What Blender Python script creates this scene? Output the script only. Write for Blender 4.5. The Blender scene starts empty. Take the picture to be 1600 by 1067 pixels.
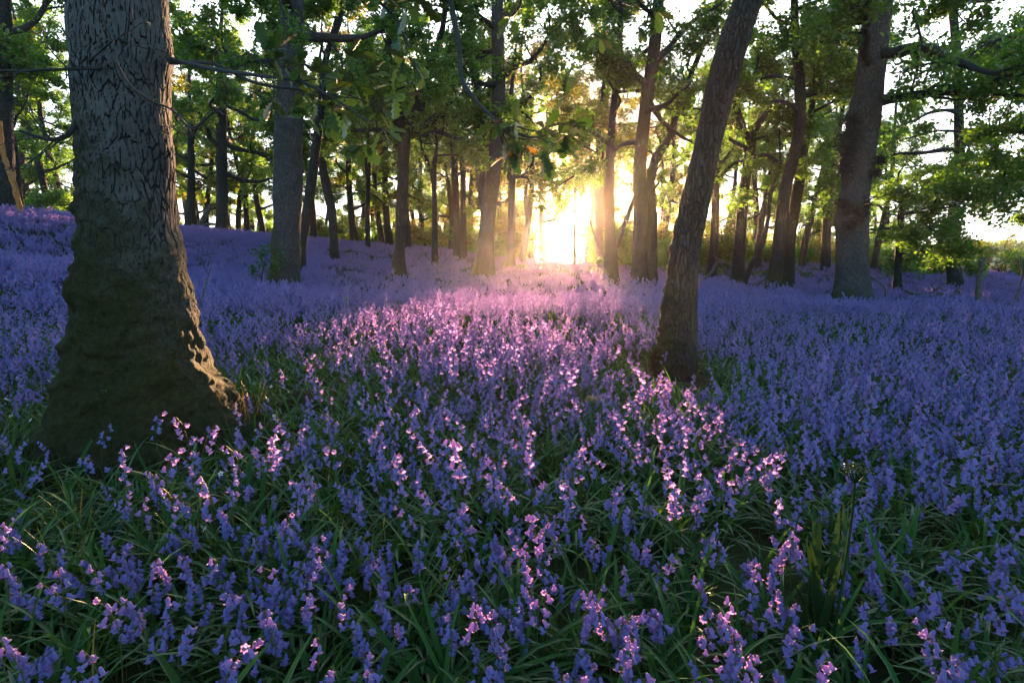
import bpy, math, random
import numpy as np
from mathutils import Vector, Matrix, noise as mnoise

sc = bpy.context.scene
COL = sc.collection
R_ = math.radians

# ------------------------------------------------------------------ camera
W_, H_ = 1600.0, 1067.0
FPX = 889.0                      # 20 mm on a 36 mm sensor
CAM_H = 0.95
PITCH = math.atan((533.5 - 395.0) / FPX)
cam_d = bpy.data.cameras.new("camera")
cam_d.sensor_width = 36.0
cam_d.lens = 36.0 * FPX / W_
cam_d.clip_start = 0.05
cam_d.clip_end = 3000
cam = bpy.data.objects.new("camera", cam_d)
COL.objects.link(cam)
cam.location = (0, 0, CAM_H)
cam.rotation_euler = (R_(90) - PITCH, 0, 0)
sc.camera = cam
_cp, _sp = math.cos(PITCH), math.sin(PITCH)


def ray(px, py):
    u, v = (px - 800.0) / FPX, (533.5 - py) / FPX
    return Vector((u, _cp + v * _sp, -_sp + v * _cp))


def at(px, py, Y):
    d = ray(px, py)
    return Vector((0, 0, CAM_H)) + d * (Y / d.y)


# ------------------------------------------------------------------ light
SUN = ray(893, 342).normalized()
SUN_EL = math.asin(SUN.z)
SUN_AZ = math.atan2(SUN.x, SUN.y)
SUN_EL = SUN_EL
world = bpy.data.worlds.new("World")
sc.world = world
world.use_nodes = True
nt = world.node_tree
bg = nt.nodes["Background"]
sky = nt.nodes.new("ShaderNodeTexSky")
sky.sky_type = 'NISHITA'
sky.sun_disc = False
sky.sun_elevation = SUN_EL
sky.sun_rotation = SUN_AZ
sky.altitude = 100
sky.air_density = 0.8
sky.dust_density = 0.4
sky.ozone_density = 2.0
# thin bright cloud veil in the western half of the sky, over the clear Nishita sky
wtc = nt.nodes.new("ShaderNodeTexCoord")
wdot = nt.nodes.new("ShaderNodeVectorMath")
wdot.operation = 'DOT_PRODUCT'
wdot.inputs[1].default_value = SUN
nt.links.new(wtc.outputs["Generated"], wdot.inputs[0])
wns = nt.nodes.new("ShaderNodeTexNoise")
wns.inputs["Scale"].default_value = 2.5
wns.inputs["Detail"].default_value = 5
nt.links.new(wtc.outputs["Generated"], wns.inputs["Vector"])
wad = nt.nodes.new("ShaderNodeMath")
wad.operation = 'MULTIPLY_ADD'
wad.inputs[1].default_value = 0.35
nt.links.new(wns.outputs[0], wad.inputs[0])
nt.links.new(wdot.outputs["Value"], wad.inputs[2])
wmr = nt.nodes.new("ShaderNodeMapRange")
wmr.inputs[1].default_value = 0.45
wmr.inputs[2].default_value = 0.95
wmr.inputs[4].default_value = 0.9
nt.links.new(wad.outputs[0], wmr.inputs[0])
wmx = nt.nodes.new("ShaderNodeMix")
wmx.data_type = 'RGBA'
nt.links.new(wmr.outputs[0], wmx.inputs[0])
nt.links.new(sky.outputs[0], wmx.inputs[6])
wmx.inputs[7].default_value = (2.75, 2.85, 3.05, 1)
war = nt.nodes.new("ShaderNodeMapRange")
war.interpolation_type = 'SMOOTHSTEP'
war.inputs[1].default_value = 0.962
war.inputs[2].default_value = 0.9985
nt.links.new(wdot.outputs["Value"], war.inputs[0])
wmw = nt.nodes.new("ShaderNodeMix")
wmw.data_type = 'RGBA'
nt.links.new(war.outputs[0], wmw.inputs[0])
nt.links.new(wmx.outputs[2], wmw.inputs[6])
wmw.inputs[7].default_value = (2.1, 1.1, 0.3, 1)
nt.links.new(wmw.outputs[2], bg.inputs[0])
bg.inputs[1].default_value = 0.085

sun_d = bpy.data.lights.new("sun_light", 'SUN')
sun_d.energy = 5.0
sun_d.angle = R_(0.6)
sun_d.color = (1.0, 0.57, 0.29)
sun_o = bpy.data.objects.new("sun_light", sun_d)
COL.objects.link(sun_o)
sun_o.rotation_euler = SUN.to_track_quat('Z', 'Y').to_euler()
sun_o.location = SUN * 100

sc.view_settings.view_transform = 'Standard'
sc.view_settings.look = 'None'
sc.view_settings.exposure = 3.5
sc.view_settings.gamma = 1
sc.cycles.max_bounces = 8
sc.cycles.diffuse_bounces = 3
sc.cycles.glossy_bounces = 2
sc.cycles.transmission_bounces = 5
sc.cycles.volume_bounces = 0
sc.cycles.use_denoising = True
sc.cycles.sample_clamp_indirect = 4.0
sc.cycles.caustics_reflective = False
sc.cycles.caustics_refractive = False

HAZE_DENSITY = 0.00032
HAZE_G = 0.80

# ------------------------------------------------------------------ helpers
rs = np.random.RandomState(7)


class Geo:
    """collects vertices and polygons, then links them as one mesh object"""

    def __init__(self):
        self.v, self.f, self.m, self.n = [], [], [], 0
        self.att = {}

    def add(self, verts, faces, mat=0, **att):
        verts = np.asarray(verts, dtype=np.float32).reshape(-1, 3)
        faces = np.asarray(faces, dtype=np.int32)
        self.v.append(verts)
        self.f.append(faces + self.n)
        self.m.append(np.full(len(faces), mat, np.int32))
        for k in set(list(att) + list(self.att)):
            lst = self.att.setdefault(k, [np.zeros(self.n, np.float32)] if self.n else [])
            a = att.get(k)
            lst.append(np.zeros(len(verts), np.float32) if a is None else
                       np.broadcast_to(np.asarray(a, np.float32), (len(verts),)))
        self.n += len(verts)

    def mesh(self, name, mats, smooth=True):
        me = bpy.data.meshes.new(name)
        if self.n == 0:
            return me
        V = np.concatenate(self.v)
        tot = np.concatenate([np.full(len(f), f.shape[1], np.int32) for f in self.f if len(f)])
        loops = np.concatenate([f.ravel() for f in self.f if len(f)])
        mi = np.concatenate([m for m in self.m if len(m)])
        me.vertices.add(len(V))
        me.vertices.foreach_set("co", V.ravel())
        me.loops.add(len(loops))
        me.loops.foreach_set("vertex_index", loops)
        me.polygons.add(len(tot))
        st = np.zeros(len(tot), np.int32)
        st[1:] = np.cumsum(tot)[:-1]
        me.polygons.foreach_set("loop_start", st)
        me.polygons.foreach_set("loop_total", tot)
        for m in mats:
            me.materials.append(m)
        me.polygons.foreach_set("material_index", mi)
        me.polygons.foreach_set("use_smooth", np.full(len(tot), smooth))
        for k, lst in self.att.items():
            a = me.attributes.new(k, 'FLOAT', 'POINT')
            a.data.foreach_set("value", np.concatenate(lst))
        me.update(calc_edges=True)
        return me

    def obj(self, name, mats, parent=None, smooth=True):
        o = bpy.data.objects.new(name, self.mesh(name, mats, smooth))
        COL.objects.link(o)
        if parent is not None:
            o.parent = parent
        return o


def empty(name, loc, rz=0.0):
    o = bpy.data.objects.new(name, None)
    o.empty_display_size = 0.1
    COL.objects.link(o)
    o.location = loc
    o.rotation_euler = (0, 0, rz)
    return o


def tag(o, label=None, cat=None, group=None, kind=None):
    for k, v in (("label", label), ("category", cat), ("group", group), ("kind", kind)):
        if v:
            o[k] = v
    return o


def unit(a):
    return a / np.maximum(np.linalg.norm(a, axis=-1, keepdims=True), 1e-9)


def tube_batch(P, Rd, n):
    """P (M,k,3), Rd (M,k) -> verts, quads"""
    M, k, _ = P.shape
    T = np.empty_like(P)
    T[:, 1:-1] = P[:, 2:] - P[:, :-2]
    T[:, 0] = P[:, 1] - P[:, 0]
    T[:, -1] = P[:, -1] - P[:, -2]
    T = unit(T)
    mean = np.abs(unit(P[:, -1] - P[:, 0]))
    ref = np.eye(3)[np.argmin(mean, axis=1)][:, None, :]
    N = unit(ref - (ref * T).sum(-1, keepdims=True) * T)
    B = np.cross(T, N)
    a = np.arange(n) * 2 * math.pi / n
    V = P[:, :, None, :] + Rd[:, :, None, None] * (np.cos(a)[None, None, :, None] * N[:, :, None, :] +
                                                   np.sin(a)[None, None, :, None] * B[:, :, None, :])
    idx = np.arange(M * k * n).reshape(M, k, n)
    q = np.stack([idx[:, :-1], np.roll(idx[:, :-1], -1, 2), np.roll(idx[:, 1:], -1, 2), idx[:, 1:]], -1)
    return V.reshape(-1, 3), q.reshape(-1, 4)


def tube(P, Rd, n):
    return tube_batch(np.asarray(P, float)[None], np.asarray(Rd, float)[None], n)


def spline(pts, m):
    """Catmull-Rom resample of (k,d) points to m rows"""
    p = np.asarray(pts, float)
    k = len(p)
    pp = np.vstack([2 * p[0] - p[1], p, 2 * p[-1] - p[-2]])
    t = np.linspace(0, k - 1 - 1e-6, m)
    i = t.astype(int)
    f = (t - i)[:, None]
    a, b, c, d = pp[i], pp[i + 1], pp[i + 2], pp[i + 3]
    return 0.5 * (2 * b + (c - a) * f + (2 * a - 5 * b + 4 * c - d) * f ** 2 + (3 * b - a - 3 * c + d) * f ** 3)


def nodes_mat(name):
    m = bpy.data.materials.new(name)
    m.use_nodes = True
    t = m.node_tree
    t.nodes.clear()
    out = t.nodes.new("ShaderNodeOutputMaterial")
    return m, t, out


def N(t, typ, **kw):
    n = t.nodes.new(typ)
    for k, v in kw.items():
        if k.startswith("i_"):
            n.inputs[k[2:].replace("_", " ")].default_value = v
        else:
            setattr(n, k, v)
    return n


def ramp(t, stops, interp='LINEAR'):
    r = t.nodes.new("ShaderNodeValToRGB")
    r.color_ramp.interpolation = interp
    els = r.color_ramp.elements
    while len(els) < len(stops):
        els.new(0.5)
    for e, (p, c) in zip(els, stops):
        e.position = p
        e.color = (*c, 1)
    return r


# ------------------------------------------------------------------ materials
def leaf_material(name, stops, trans=0.55, tcol=(1.5, 1.5, 0.6), noise_scale=0.6, rough=0.5, orange=None, gloss=0.12):
    m, t, out = nodes_mat(name)
    geo = N(t, "ShaderNodeNewGeometry")
    oi = N(t, "ShaderNodeObjectInfo")
    add = N(t, "ShaderNodeMath", operation='MULTIPLY_ADD')
    add.inputs[1].default_value = 0.35
    t.links.new(oi.outputs["Random"], add.inputs[0])
    sc_ = N(t, "ShaderNodeMath", operation='MULTIPLY')
    sc_.inputs[1].default_value = 0.65
    t.links.new(geo.outputs["Random Per Island"], sc_.inputs[0])
    t.links.new(sc_.outputs[0], add.inputs[2])
    r = ramp(t, stops)
    t.links.new(add.outputs[0], r.inputs[0])
    col = r.outputs[0]
    if orange is not None:
        ns = N(t, "ShaderNodeTexNoise")
        ns.inputs["Scale"].default_value = noise_scale
        ns.inputs["Detail"].default_value = 2
        t.links.new(geo.outputs["Position"], ns.inputs["Vector"])
        w = N(t, "ShaderNodeMath", operation='MULTIPLY_ADD')
        w.inputs[1].default_value = 0.22
        t.links.new(geo.outputs["Random Per Island"], w.inputs[0])
        t.links.new(ns.outputs[0], w.inputs[2])
        mr = N(t, "ShaderNodeMapRange")
        mr.inputs[1].default_value = orange[0]
        mr.inputs[2].default_value = orange[0] + 0.06
        t.links.new(w.outputs[0], mr.inputs[0])
        mx = N(t, "ShaderNodeMix", data_type='RGBA')
        t.links.new(mr.outputs[0], mx.inputs[0])
        t.links.new(col, mx.inputs[6])
        mx.inputs[7].default_value = (*orange[1], 1)
        col = mx.outputs[2]
    d = N(t, "ShaderNodeBsdfDiffuse")
    t.links.new(col, d.inputs[0])
    tr = N(t, "ShaderNodeBsdfTranslucent")
    tm = N(t, "ShaderNodeMix", data_type='RGBA', blend_type='MULTIPLY')
    tm.inputs[0].default_value = 1
    t.links.new(col, tm.inputs[6])
    tm.inputs[7].default_value = (*tcol, 1)
    t.links.new(tm.outputs[2], tr.inputs[0])
    ms = N(t, "ShaderNodeMixShader")
    ms.inputs[0].default_value = trans
    t.links.new(d.outputs[0], ms.inputs[1])
    t.links.new(tr.outputs[0], ms.inputs[2])
    gl = N(t, "ShaderNodeBsdfGlossy")
    gl.inputs["Roughness"].default_value = rough
    gl.inputs["Color"].default_value = (1, 1, 1, 1)
    ly = N(t, "ShaderNodeFresnel")
    ly.inputs[0].default_value = 1.35
    m2 = N(t, "ShaderNodeMixShader")
    half = N(t, "ShaderNodeMath", operation='MULTIPLY')
    half.inputs[1].default_value = gloss
    t.links.new(ly.outputs[0], half.inputs[0])
    t.links.new(half.outputs[0], m2.inputs[0])
    t.links.new(ms.outputs[0], m2.inputs[1])
    t.links.new(gl.outputs[0], m2.inputs[2])
    t.links.new(m2.outputs[0], out.inputs[0])
    return m


def bark_material(name, plate, crack, moss, scale=14.0, bump=0.5, moss_bias=0.0, stretch=0.28, fissures=False):
    m, t, out = nodes_mat(name)
    tc = N(t, "ShaderNodeTexCoord")
    mp = N(t, "ShaderNodeMapping")
    mp.inputs["Scale"].default_value = (1, 1, stretch)
    t.links.new(tc.outputs["Object"], mp.inputs[0])
    wn = N(t, "ShaderNodeTexNoise")
    wn.inputs["Scale"].default_value = 9
    wn.inputs["Detail"].default_value = 3
    t.links.new(mp.outputs[0], wn.inputs["Vector"])
    wm = N(t, "ShaderNodeMix", data_type='RGBA', blend_type='LINEAR_LIGHT')
    wm.inputs[0].default_value = 0.07
    t.links.new(mp.outputs[0], wm.inputs[6])
    t.links.new(wn.outputs["Color"], wm.inputs[7])
    vo = N(t, "ShaderNodeTexVoronoi", feature='DISTANCE_TO_EDGE')
    vo.inputs["Scale"].default_value = scale
    t.links.new(wm.outputs[2], vo.inputs["Vector"])
    ce = N(t, "ShaderNodeMapRange")
    ce.inputs[1].default_value = 0.01
    ce.inputs[2].default_value = 0.16
    t.links.new(vo.outputs[0], ce.inputs[0])
    if fissures:
        fa = N(t, "ShaderNodeAttribute", attribute_name="fissure")
        ce = N(t, "ShaderNodeMapRange")
        ce.inputs[1].default_value = 0.85
        ce.inputs[2].default_value = 0.25
        t.links.new(fa.outputs["Fac"], ce.inputs[0])
    fn = N(t, "ShaderNodeTexNoise")
    fn.inputs["Scale"].default_value = 60
    fn.inputs["Detail"].default_value = 5
    t.links.new(mp.outputs[0], fn.inputs["Vector"])
    pn = N(t, "ShaderNodeTexNoise")
    pn.inputs["Scale"].default_value = 3.2
    pn.inputs["Detail"].default_value = 4
    t.links.new(tc.outputs["Object"], pn.inputs["Vector"])
    # plate colour varies
    pc = ramp(t, [(0.3, tuple(c * 0.7 for c in plate)), (0.7, tuple(min(1, c * 1.25) for c in plate))])
    t.links.new(fn.outputs[0], pc.inputs[0])
    pc2 = N(t, "ShaderNodeMix", data_type='RGBA', blend_type='MULTIPLY')
    pc2.inputs[0].default_value = 0.6
    pr = ramp(t, [(0.35, (0.62, 0.6, 0.58)), (0.65, (1.1, 1.1, 1.1))])
    t.links.new(pn.outputs[0], pr.inputs[0])
    t.links.new(pc.outputs[0], pc2.inputs[6])
    t.links.new(pr.outputs[0], pc2.inputs[7])
    mx = N(t, "ShaderNodeMix", data_type='RGBA')
    t.links.new(ce.outputs[0], mx.inputs[0])
    mx.inputs[6].default_value = (*crack, 1)
    t.links.new(pc2.outputs[2], mx.inputs[7])
    # moss from the trunk's own 'moss' attribute, broken up by noise
    at_ = N(t, "ShaderNodeAttribute", attribute_name="moss")
    mn = N(t, "ShaderNodeTexNoise")
    mn.inputs["Scale"].default_value = 7
    mn.inputs["Detail"].default_value = 6
    mn.inputs["Roughness"].default_value = 0.65
    t.links.new(tc.outputs["Object"], mn.inputs["Vector"])
    ms = N(t, "ShaderNodeMath", operation='ADD')
    t.links.new(at_.outputs["Fac"], ms.inputs[0])
    t.links.new(mn.outputs[0], ms.inputs[1])
    mr = N(t, "ShaderNodeMapRange")
    mr.inputs[1].default_value = 0.72 - moss_bias
    mr.inputs[2].default_value = 1.14 - moss_bias
    t.links.new(ms.outputs[0], mr.inputs[0])
    mcr = ramp(t, [(0.3, tuple(c * 0.5 for c in moss)), (0.7, tuple(c * 1.5 for c in moss))])
    mf = N(t, "ShaderNodeTexNoise")
    mf.inputs["Scale"].default_value = 48
    mf.inputs["Detail"].default_value = 8
    mf.inputs["Roughness"].default_value = 0.7
    t.links.new(tc.outputs["Object"], mf.inputs["Vector"])
    t.links.new(mf.outputs[0], mcr.inputs[0])
    mx2 = N(t, "ShaderNodeMix", data_type='RGBA')
    t.links.new(mr.outputs[0], mx2.inputs[0])
    t.links.new(mx.outputs[2], mx2.inputs[6])
    t.links.new(mcr.outputs[0], mx2.inputs[7])
    bs = N(t, "ShaderNodeBsdfPrincipled")
    bs.inputs["Roughness"].default_value = 0.9
    bs.inputs["Specular IOR Level"].default_value = 0.15
    t.links.new(mx2.outputs[2], bs.inputs["Base Color"])
    # height
    h1 = N(t, "ShaderNodeMath", operation='MULTIPLY_ADD')
    h1.inputs[1].default_value = 0.35
    t.links.new(fn.outputs[0], h1.inputs[0])
    t.links.new(ce.outputs[0], h1.inputs[2])
    mh = N(t, "ShaderNodeMix", data_type='FLOAT')
    t.links.new(mr.outputs[0], mh.inputs[0])
    t.links.new(h1.outputs[0], mh.inputs[2])
    mfh = N(t, "ShaderNodeMath", operation='MULTIPLY_ADD')
    mfh.inputs[1].default_value = 1.6
    mfh.inputs[2].default_value = 0.4
    t.links.new(mf.outputs[0], mfh.inputs[0])
    t.links.new(mfh.outputs[0], mh.inputs[3])
    bp = N(t, "ShaderNodeBump")
    bp.inputs["Strength"].default_value = bump
    bp.inputs["Distance"].default_value = 0.03
    t.links.new(mh.outputs[0], bp.inputs["Height"])
    t.links.new(bp.outputs[0], bs.inputs["Normal"])
    t.links.new(bs.outputs[0], out.inputs[0])
    return m


def plain_material(name, c0, c1, scale=20, rough=0.8, bump=0.2):
    m, t, out = nodes_mat(name)
    tc = N(t, "ShaderNodeTexCoord")
    n_ = N(t, "ShaderNodeTexNoise")
    n_.inputs["Scale"].default_value = scale
    n_.inputs["Detail"].default_value = 6
    t.links.new(tc.outputs["Object"], n_.inputs["Vector"])
    r = ramp(t, [(0.3, c0), (0.7, c1)])
    t.links.new(n_.outputs[0], r.inputs[0])
    b = N(t, "ShaderNodeBsdfPrincipled")
    b.inputs["Roughness"].default_value = rough
    b.inputs["Specular IOR Level"].default_value = 0.2
    t.links.new(r.outputs[0], b.inputs["Base Color"])
    bp = N(t, "ShaderNodeBump")
    bp.inputs["Strength"].default_value = bump
    bp.inputs["Distance"].default_value = 0.02
    t.links.new(n_.outputs[0], bp.inputs["Height"])
    t.links.new(bp.outputs[0], b.inputs["Normal"])
    t.links.new(b.outputs[0], out.inputs[0])
    return m


M_BARK_BIG = bark_material("old_oak_bark", (0.075, 0.076, 0.077), (0.028, 0.026, 0.024), (0.040, 0.041, 0.013), scale=17, bump=1.0, stretch=0.42, fissures=True, moss_bias=0.14)
M_BARK_LEAN = bark_material("rough_dark_bark", (0.050, 0.049, 0.046), (0.03, 0.028, 0.026), (0.045, 0.042, 0.014), scale=40, bump=0.9, stretch=0.2)
M_BARK = bark_material("oak_bark", (0.078, 0.08, 0.084), (0.034, 0.033, 0.032), (0.045, 0.045, 0.014), scale=46, bump=0.7, stretch=0.2)
M_BARK_DARK = bark_material("dark_bark", (0.042, 0.047, 0.045), (0.019, 0.02, 0.02), (0.045, 0.045, 0.014), scale=34, bump=0.7, stretch=0.2)
M_TWIG = plain_material("twig_bark", (0.02, 0.02, 0.02), (0.042, 0.042, 0.041), 12)
M_DEAD = plain_material("dead_wood", (0.05, 0.043, 0.036), (0.11, 0.095, 0.08), 18)
M_PALE = plain_material("bare_pale_wood", (0.4, 0.38, 0.36), (0.55, 0.52, 0.5), 18)
M_ORANGE_LIT = plain_material("orange_lit_dead_wood", (0.20, 0.075, 0.02), (0.38, 0.17, 0.05), 18)  # dead wood with the orange light on the limb put into its colour
GREENS = [(0.0, (0.062, 0.125, 0.026)), (0.5, (0.100, 0.185, 0.038)), (1.0, (0.155, 0.235, 0.052))]
M_LEAF = leaf_material("oak_foliage", GREENS, 0.56, (1.35, 1.6, 0.6), 0.35, orange=(0.85, (0.30, 0.15, 0.02)))
M_LEAF_BACKLIT_GOLD = leaf_material("golden_foliage", [(0.0, (0.075, 0.125, 0.022)), (0.5, (0.12, 0.16, 0.030)), (1.0, (0.23, 0.165, 0.030))], 0.5, (1.5, 1.4, 0.7))  # orange-gold leaves, the low sun's gilding put into the colour too
M_LEAF_NEAR = leaf_material("near_oak_leaf", [(0.0, (0.022, 0.050, 0.017)), (0.5, (0.036, 0.072, 0.020)), (0.72, (0.06, 0.085, 0.018)), (0.77, (0.17, 0.09, 0.018)), (1.0, (0.24, 0.115, 0.025))], 0.2, (1.2, 1.3, 0.6), rough=0.4)
M_BELL = leaf_material("bluebell_petal", [(0.0, (0.16, 0.235, 0.53)), (0.5, (0.19, 0.26, 0.58)), (1.0, (0.25, 0.30, 0.63))], 0.58, (2.0, 0.72, 0.82), rough=0.5, gloss=0.03)
M_STEM = leaf_material("flower_stem", [(0.0, (0.05, 0.08, 0.02)), (1.0, (0.11, 0.11, 0.04))], 0.3, (1.3, 1.2, 0.6))
M_BLADE = leaf_material("bluebell_leaf", [(0.0, (0.026, 0.080, 0.024)), (0.6, (0.050, 0.130, 0.034)), (0.93, (0.095, 0.170, 0.042)), (0.95, (0.11, 0.10, 0.04)), (1.0, (0.13, 0.11, 0.045))], 0.35, (1.5, 1.4, 0.6), rough=0.45, gloss=0.05)
M_GRASS = leaf_material("grass_blade", [(0.0, (0.025, 0.055, 0.012)), (0.7, (0.06, 0.10, 0.02)), (0.93, (0.10, 0.12, 0.02)), (1.0, (0.30, 0.22, 0.07))], 0.4, (1.6, 1.4, 0.6), rough=0.4)
M_STRAW = leaf_material("dry_straw", [(0.0, (0.22, 0.15, 0.04)), (1.0, (0.36, 0.25, 0.06))], 0.4, (1.3, 1.1, 0.6))
M_WHITE = leaf_material("white_petal", [(0.0, (0.7, 0.7, 0.7)), (1.0, (0.8, 0.8, 0.78))], 0.3, (1, 1, 1))
M_DARKLEAF = leaf_material("dark_leaf", [(0.0, (0.012, 0.03, 0.012)), (1.0, (0.03, 0.06, 0.018))], 0.12, (1.2, 1.2, 0.6), rough=0.4)


def ground_material():
    m, t, out = nodes_mat("woodland_soil")
    g = N(t, "ShaderNodeNewGeometry")
    n1 = N(t, "ShaderNodeTexNoise")
    n1.inputs["Scale"].default_value = 3
    n1.inputs["Detail"].default_value = 8
    t.links.new(g.outputs["Position"], n1.inputs["Vector"])
    r = ramp(t, [(0.3, (0.018, 0.026, 0.009)), (0.55, (0.032, 0.045, 0.014)), (0.75, (0.05, 0.042, 0.022))])
    t.links.new(n1.outputs[0], r.inputs[0])
    # far meadow: grass colour raised, standing in for sunlight it barely catches
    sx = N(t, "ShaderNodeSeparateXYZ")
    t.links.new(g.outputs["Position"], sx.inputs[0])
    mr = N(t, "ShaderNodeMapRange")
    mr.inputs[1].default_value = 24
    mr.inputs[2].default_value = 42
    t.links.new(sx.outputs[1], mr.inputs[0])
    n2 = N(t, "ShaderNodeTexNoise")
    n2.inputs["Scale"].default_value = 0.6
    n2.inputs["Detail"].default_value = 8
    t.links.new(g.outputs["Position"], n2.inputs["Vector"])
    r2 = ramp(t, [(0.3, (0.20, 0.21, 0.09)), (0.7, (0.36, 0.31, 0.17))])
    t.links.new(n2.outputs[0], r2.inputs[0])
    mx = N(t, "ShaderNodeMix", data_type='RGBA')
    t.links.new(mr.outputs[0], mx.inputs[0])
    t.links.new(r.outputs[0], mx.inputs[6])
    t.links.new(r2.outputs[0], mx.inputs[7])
    b = N(t, "ShaderNodeBsdfPrincipled")
    b.inputs["Roughness"].default_value = 0.95
    b.inputs["Specular IOR Level"].default_value = 0.1
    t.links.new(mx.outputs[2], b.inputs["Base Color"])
    bp = N(t, "ShaderNodeBump")
    bp.inputs["Strength"].default_value = 0.6
    bp.inputs["Distance"].default_value = 0.05
    n3 = N(t, "ShaderNodeTexNoise")
    n3.inputs["Scale"].default_value = 25
    n3.inputs["Detail"].default_value = 6
    t.links.new(g.outputs["Position"], n3.inputs["Vector"])
    t.links.new(n3.outputs[0], bp.inputs["Height"])
    t.links.new(bp.outputs[0], b.inputs["Normal"])
    t.links.new(b.outputs[0], out.inputs[0])
    return m


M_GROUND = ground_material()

# ------------------------------------------------------------------ terrain
FL = 0.18   # flowers hide this much of each distant trunk foot
ctrl = []   # x, y, z


def cp(px, py, Y, drop=FL):
    p = at(px, py, Y)
    ctrl.append((p.x, p.y, p.z - drop))


for a in ((446, 447, 12), (345, 370, 25), (522, 402, 20), (575, 386, 30), (720, 397, 28), (623, 417, 16), (757, 434, 16.5),
          (800, 419, 22), (950, 437, 16), (1007, 442, 15), (1332, 468, 12), (1210, 453, 15), (1155, 448, 17), (1110, 441, 20),
          (1403, 458, 17), (1530, 487, 10.5), (30, 328, 18), (110, 338, 24), (200, 345, 28), (-300, 290, 16), (-200, 300, 26),
          (300, 356, 30), (420, 366, 32), (500, 377, 33), (640, 389, 32), (850, 416, 27), (900, 418, 32), (1000, 416, 30),
          (1100, 412, 34), (1250, 414, 30), (1450, 425, 26), (1590, 437, 22), (1700, 440, 20), (2000, 450, 22)):
    cp(*a)
for p in ((0, 0, 0.02), (-2, 0, 0.05), (2, 0, 0), (0, -4, 0), (-5, -2, 0.3), (5, -2, -0.05), (-1.7, 2.6, -0.07), (0, 2, 0), (2, 2, -0.02), (-3.3, 2.6, 0.05),
          (0, 3, 0.06), (0, 4, 0.12), (-1.2, 4.6, 0.20), (0.3, 5, 0.17), (-1.5, 7, 0.13), (0, 7.5, 0.05), (3, 4, -0.02), (1.25, 4.35, -0.16), (1.1, 3.6, -0.1), (-4, 5, 0.22), (5, 6, 0.0), (9, 6, 0.02), (-8, 8, 0.75), (-14, 6, 1.4), (-10, 0, 0.9), (10, -2, 0),
          (0, 9.5, -0.06), (-0.8, 12, -0.14), (0.8, 12, -0.14), (0, 14, -0.12), (3, 9, 0.0), (-20, -10, 1.5), (20, -10, 0), (0, -15, 0), (25, 10, 0.0), (-30, 15, 2.8),
          (-45, 50, 1.0), (-30, 55, 0.6), (-15, 52, 0.3), (0, 50, -0.45), (12, 52, -0.5), (25, 50, -0.5), (45, 45, -0.5), (60, 20, -0.3),
          (-60, 90, 0.0), (-20, 100, -0.2), (10, 85, -0.6), (35, 80, -0.6), (80, 80, -0.4),
          (-120, 160, 0.4), (0, 160, 0.2), (80, 160, 0.2), (160, 160, 0.2), (-160, 0, 0.5), (160, 0, 0), (-160, -60, 0), (160, -60, 0), (0, -60, 0)):
    ctrl.append(p)
CT = np.array(ctrl)
def gz(x, y):
    x = np.atleast_1d(np.asarray(x, float))
    y = np.atleast_1d(np.asarray(y, float))
    out = np.empty(x.shape)
    xf, yf, of = x.ravel(), y.ravel(), out.ravel()
    for i in range(0, len(xf), 20000):
        s = slice(i, i + 20000)
        d2 = (xf[s, None] - CT[None, :, 0]) ** 2 + (yf[s, None] - CT[None, :, 1]) ** 2
        h2 = (0.9 + 0.085 * np.hypot(xf[s], yf[s]) + 0.14 * np.clip(-xf[s] - 3, 0, 30))[:, None] ** 2
        w = np.exp(-d2 / (2 * h2)) + 2e-4 / (1 + d2 / h2) ** 2
        of[s] = (w * CT[None, :, 2]).sum(1) / w.sum(1)
    of += 0.02 * np.sin(xf * 1.7 + 0.6 * yf) * np.cos(yf * 1.3 - 0.4 * xf)
    return of.reshape(x.shape)


def g1(x, y):
    return float(gz([x], [y])[0])


def build_ground():
    s = np.linspace(-1, 1, 381)
    ax = np.sign(s) * (12 * np.abs(s) + 148 * np.abs(s) ** 4)
    s2 = np.linspace(-0.75, 1, 381)
    ay = np.sign(s2) * (16 * np.abs(s2) + 144 * np.abs(s2) ** 3.5)
    X, Y = np.meshgrid(ax, ay)
    Z = gz(X, Y)
    V = np.stack([X, Y, Z], -1).reshape(-1, 3)
    i = np.arange(381 * 381).reshape(381, 381)
    q = np.stack([i[:-1, :-1], i[:-1, 1:], i[1:, 1:], i[1:, :-1]], -1).reshape(-1, 4)
    g = Geo()
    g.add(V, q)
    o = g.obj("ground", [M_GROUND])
    tag(o, "woodland floor rising to a low bank on the left", None, None, "structure")


build_ground()


def ground_hit(px, py, h=0.0):
    """where the pixel's ray meets the ground raised by h"""
    d = ray(px, py)
    o = np.array((0, 0, CAM_H))
    t = np.linspace(0.4, 45, 1500)
    P = o[None] + t[:, None] * np.array(d)[None]
    below = P[:, 2] < gz(P[:, 0], P[:, 1]) + h
    k = int(np.argmax(below)) if below.any() else len(t) - 1
    return P[k]


# ------------------------------------------------------------------ trees
def smooth_noise3(P, scale, seed):
    return np.array([mnoise.noise(Vector((p[0] * scale + seed, p[1] * scale - seed, p[2] * scale))) for p in P])


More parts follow.
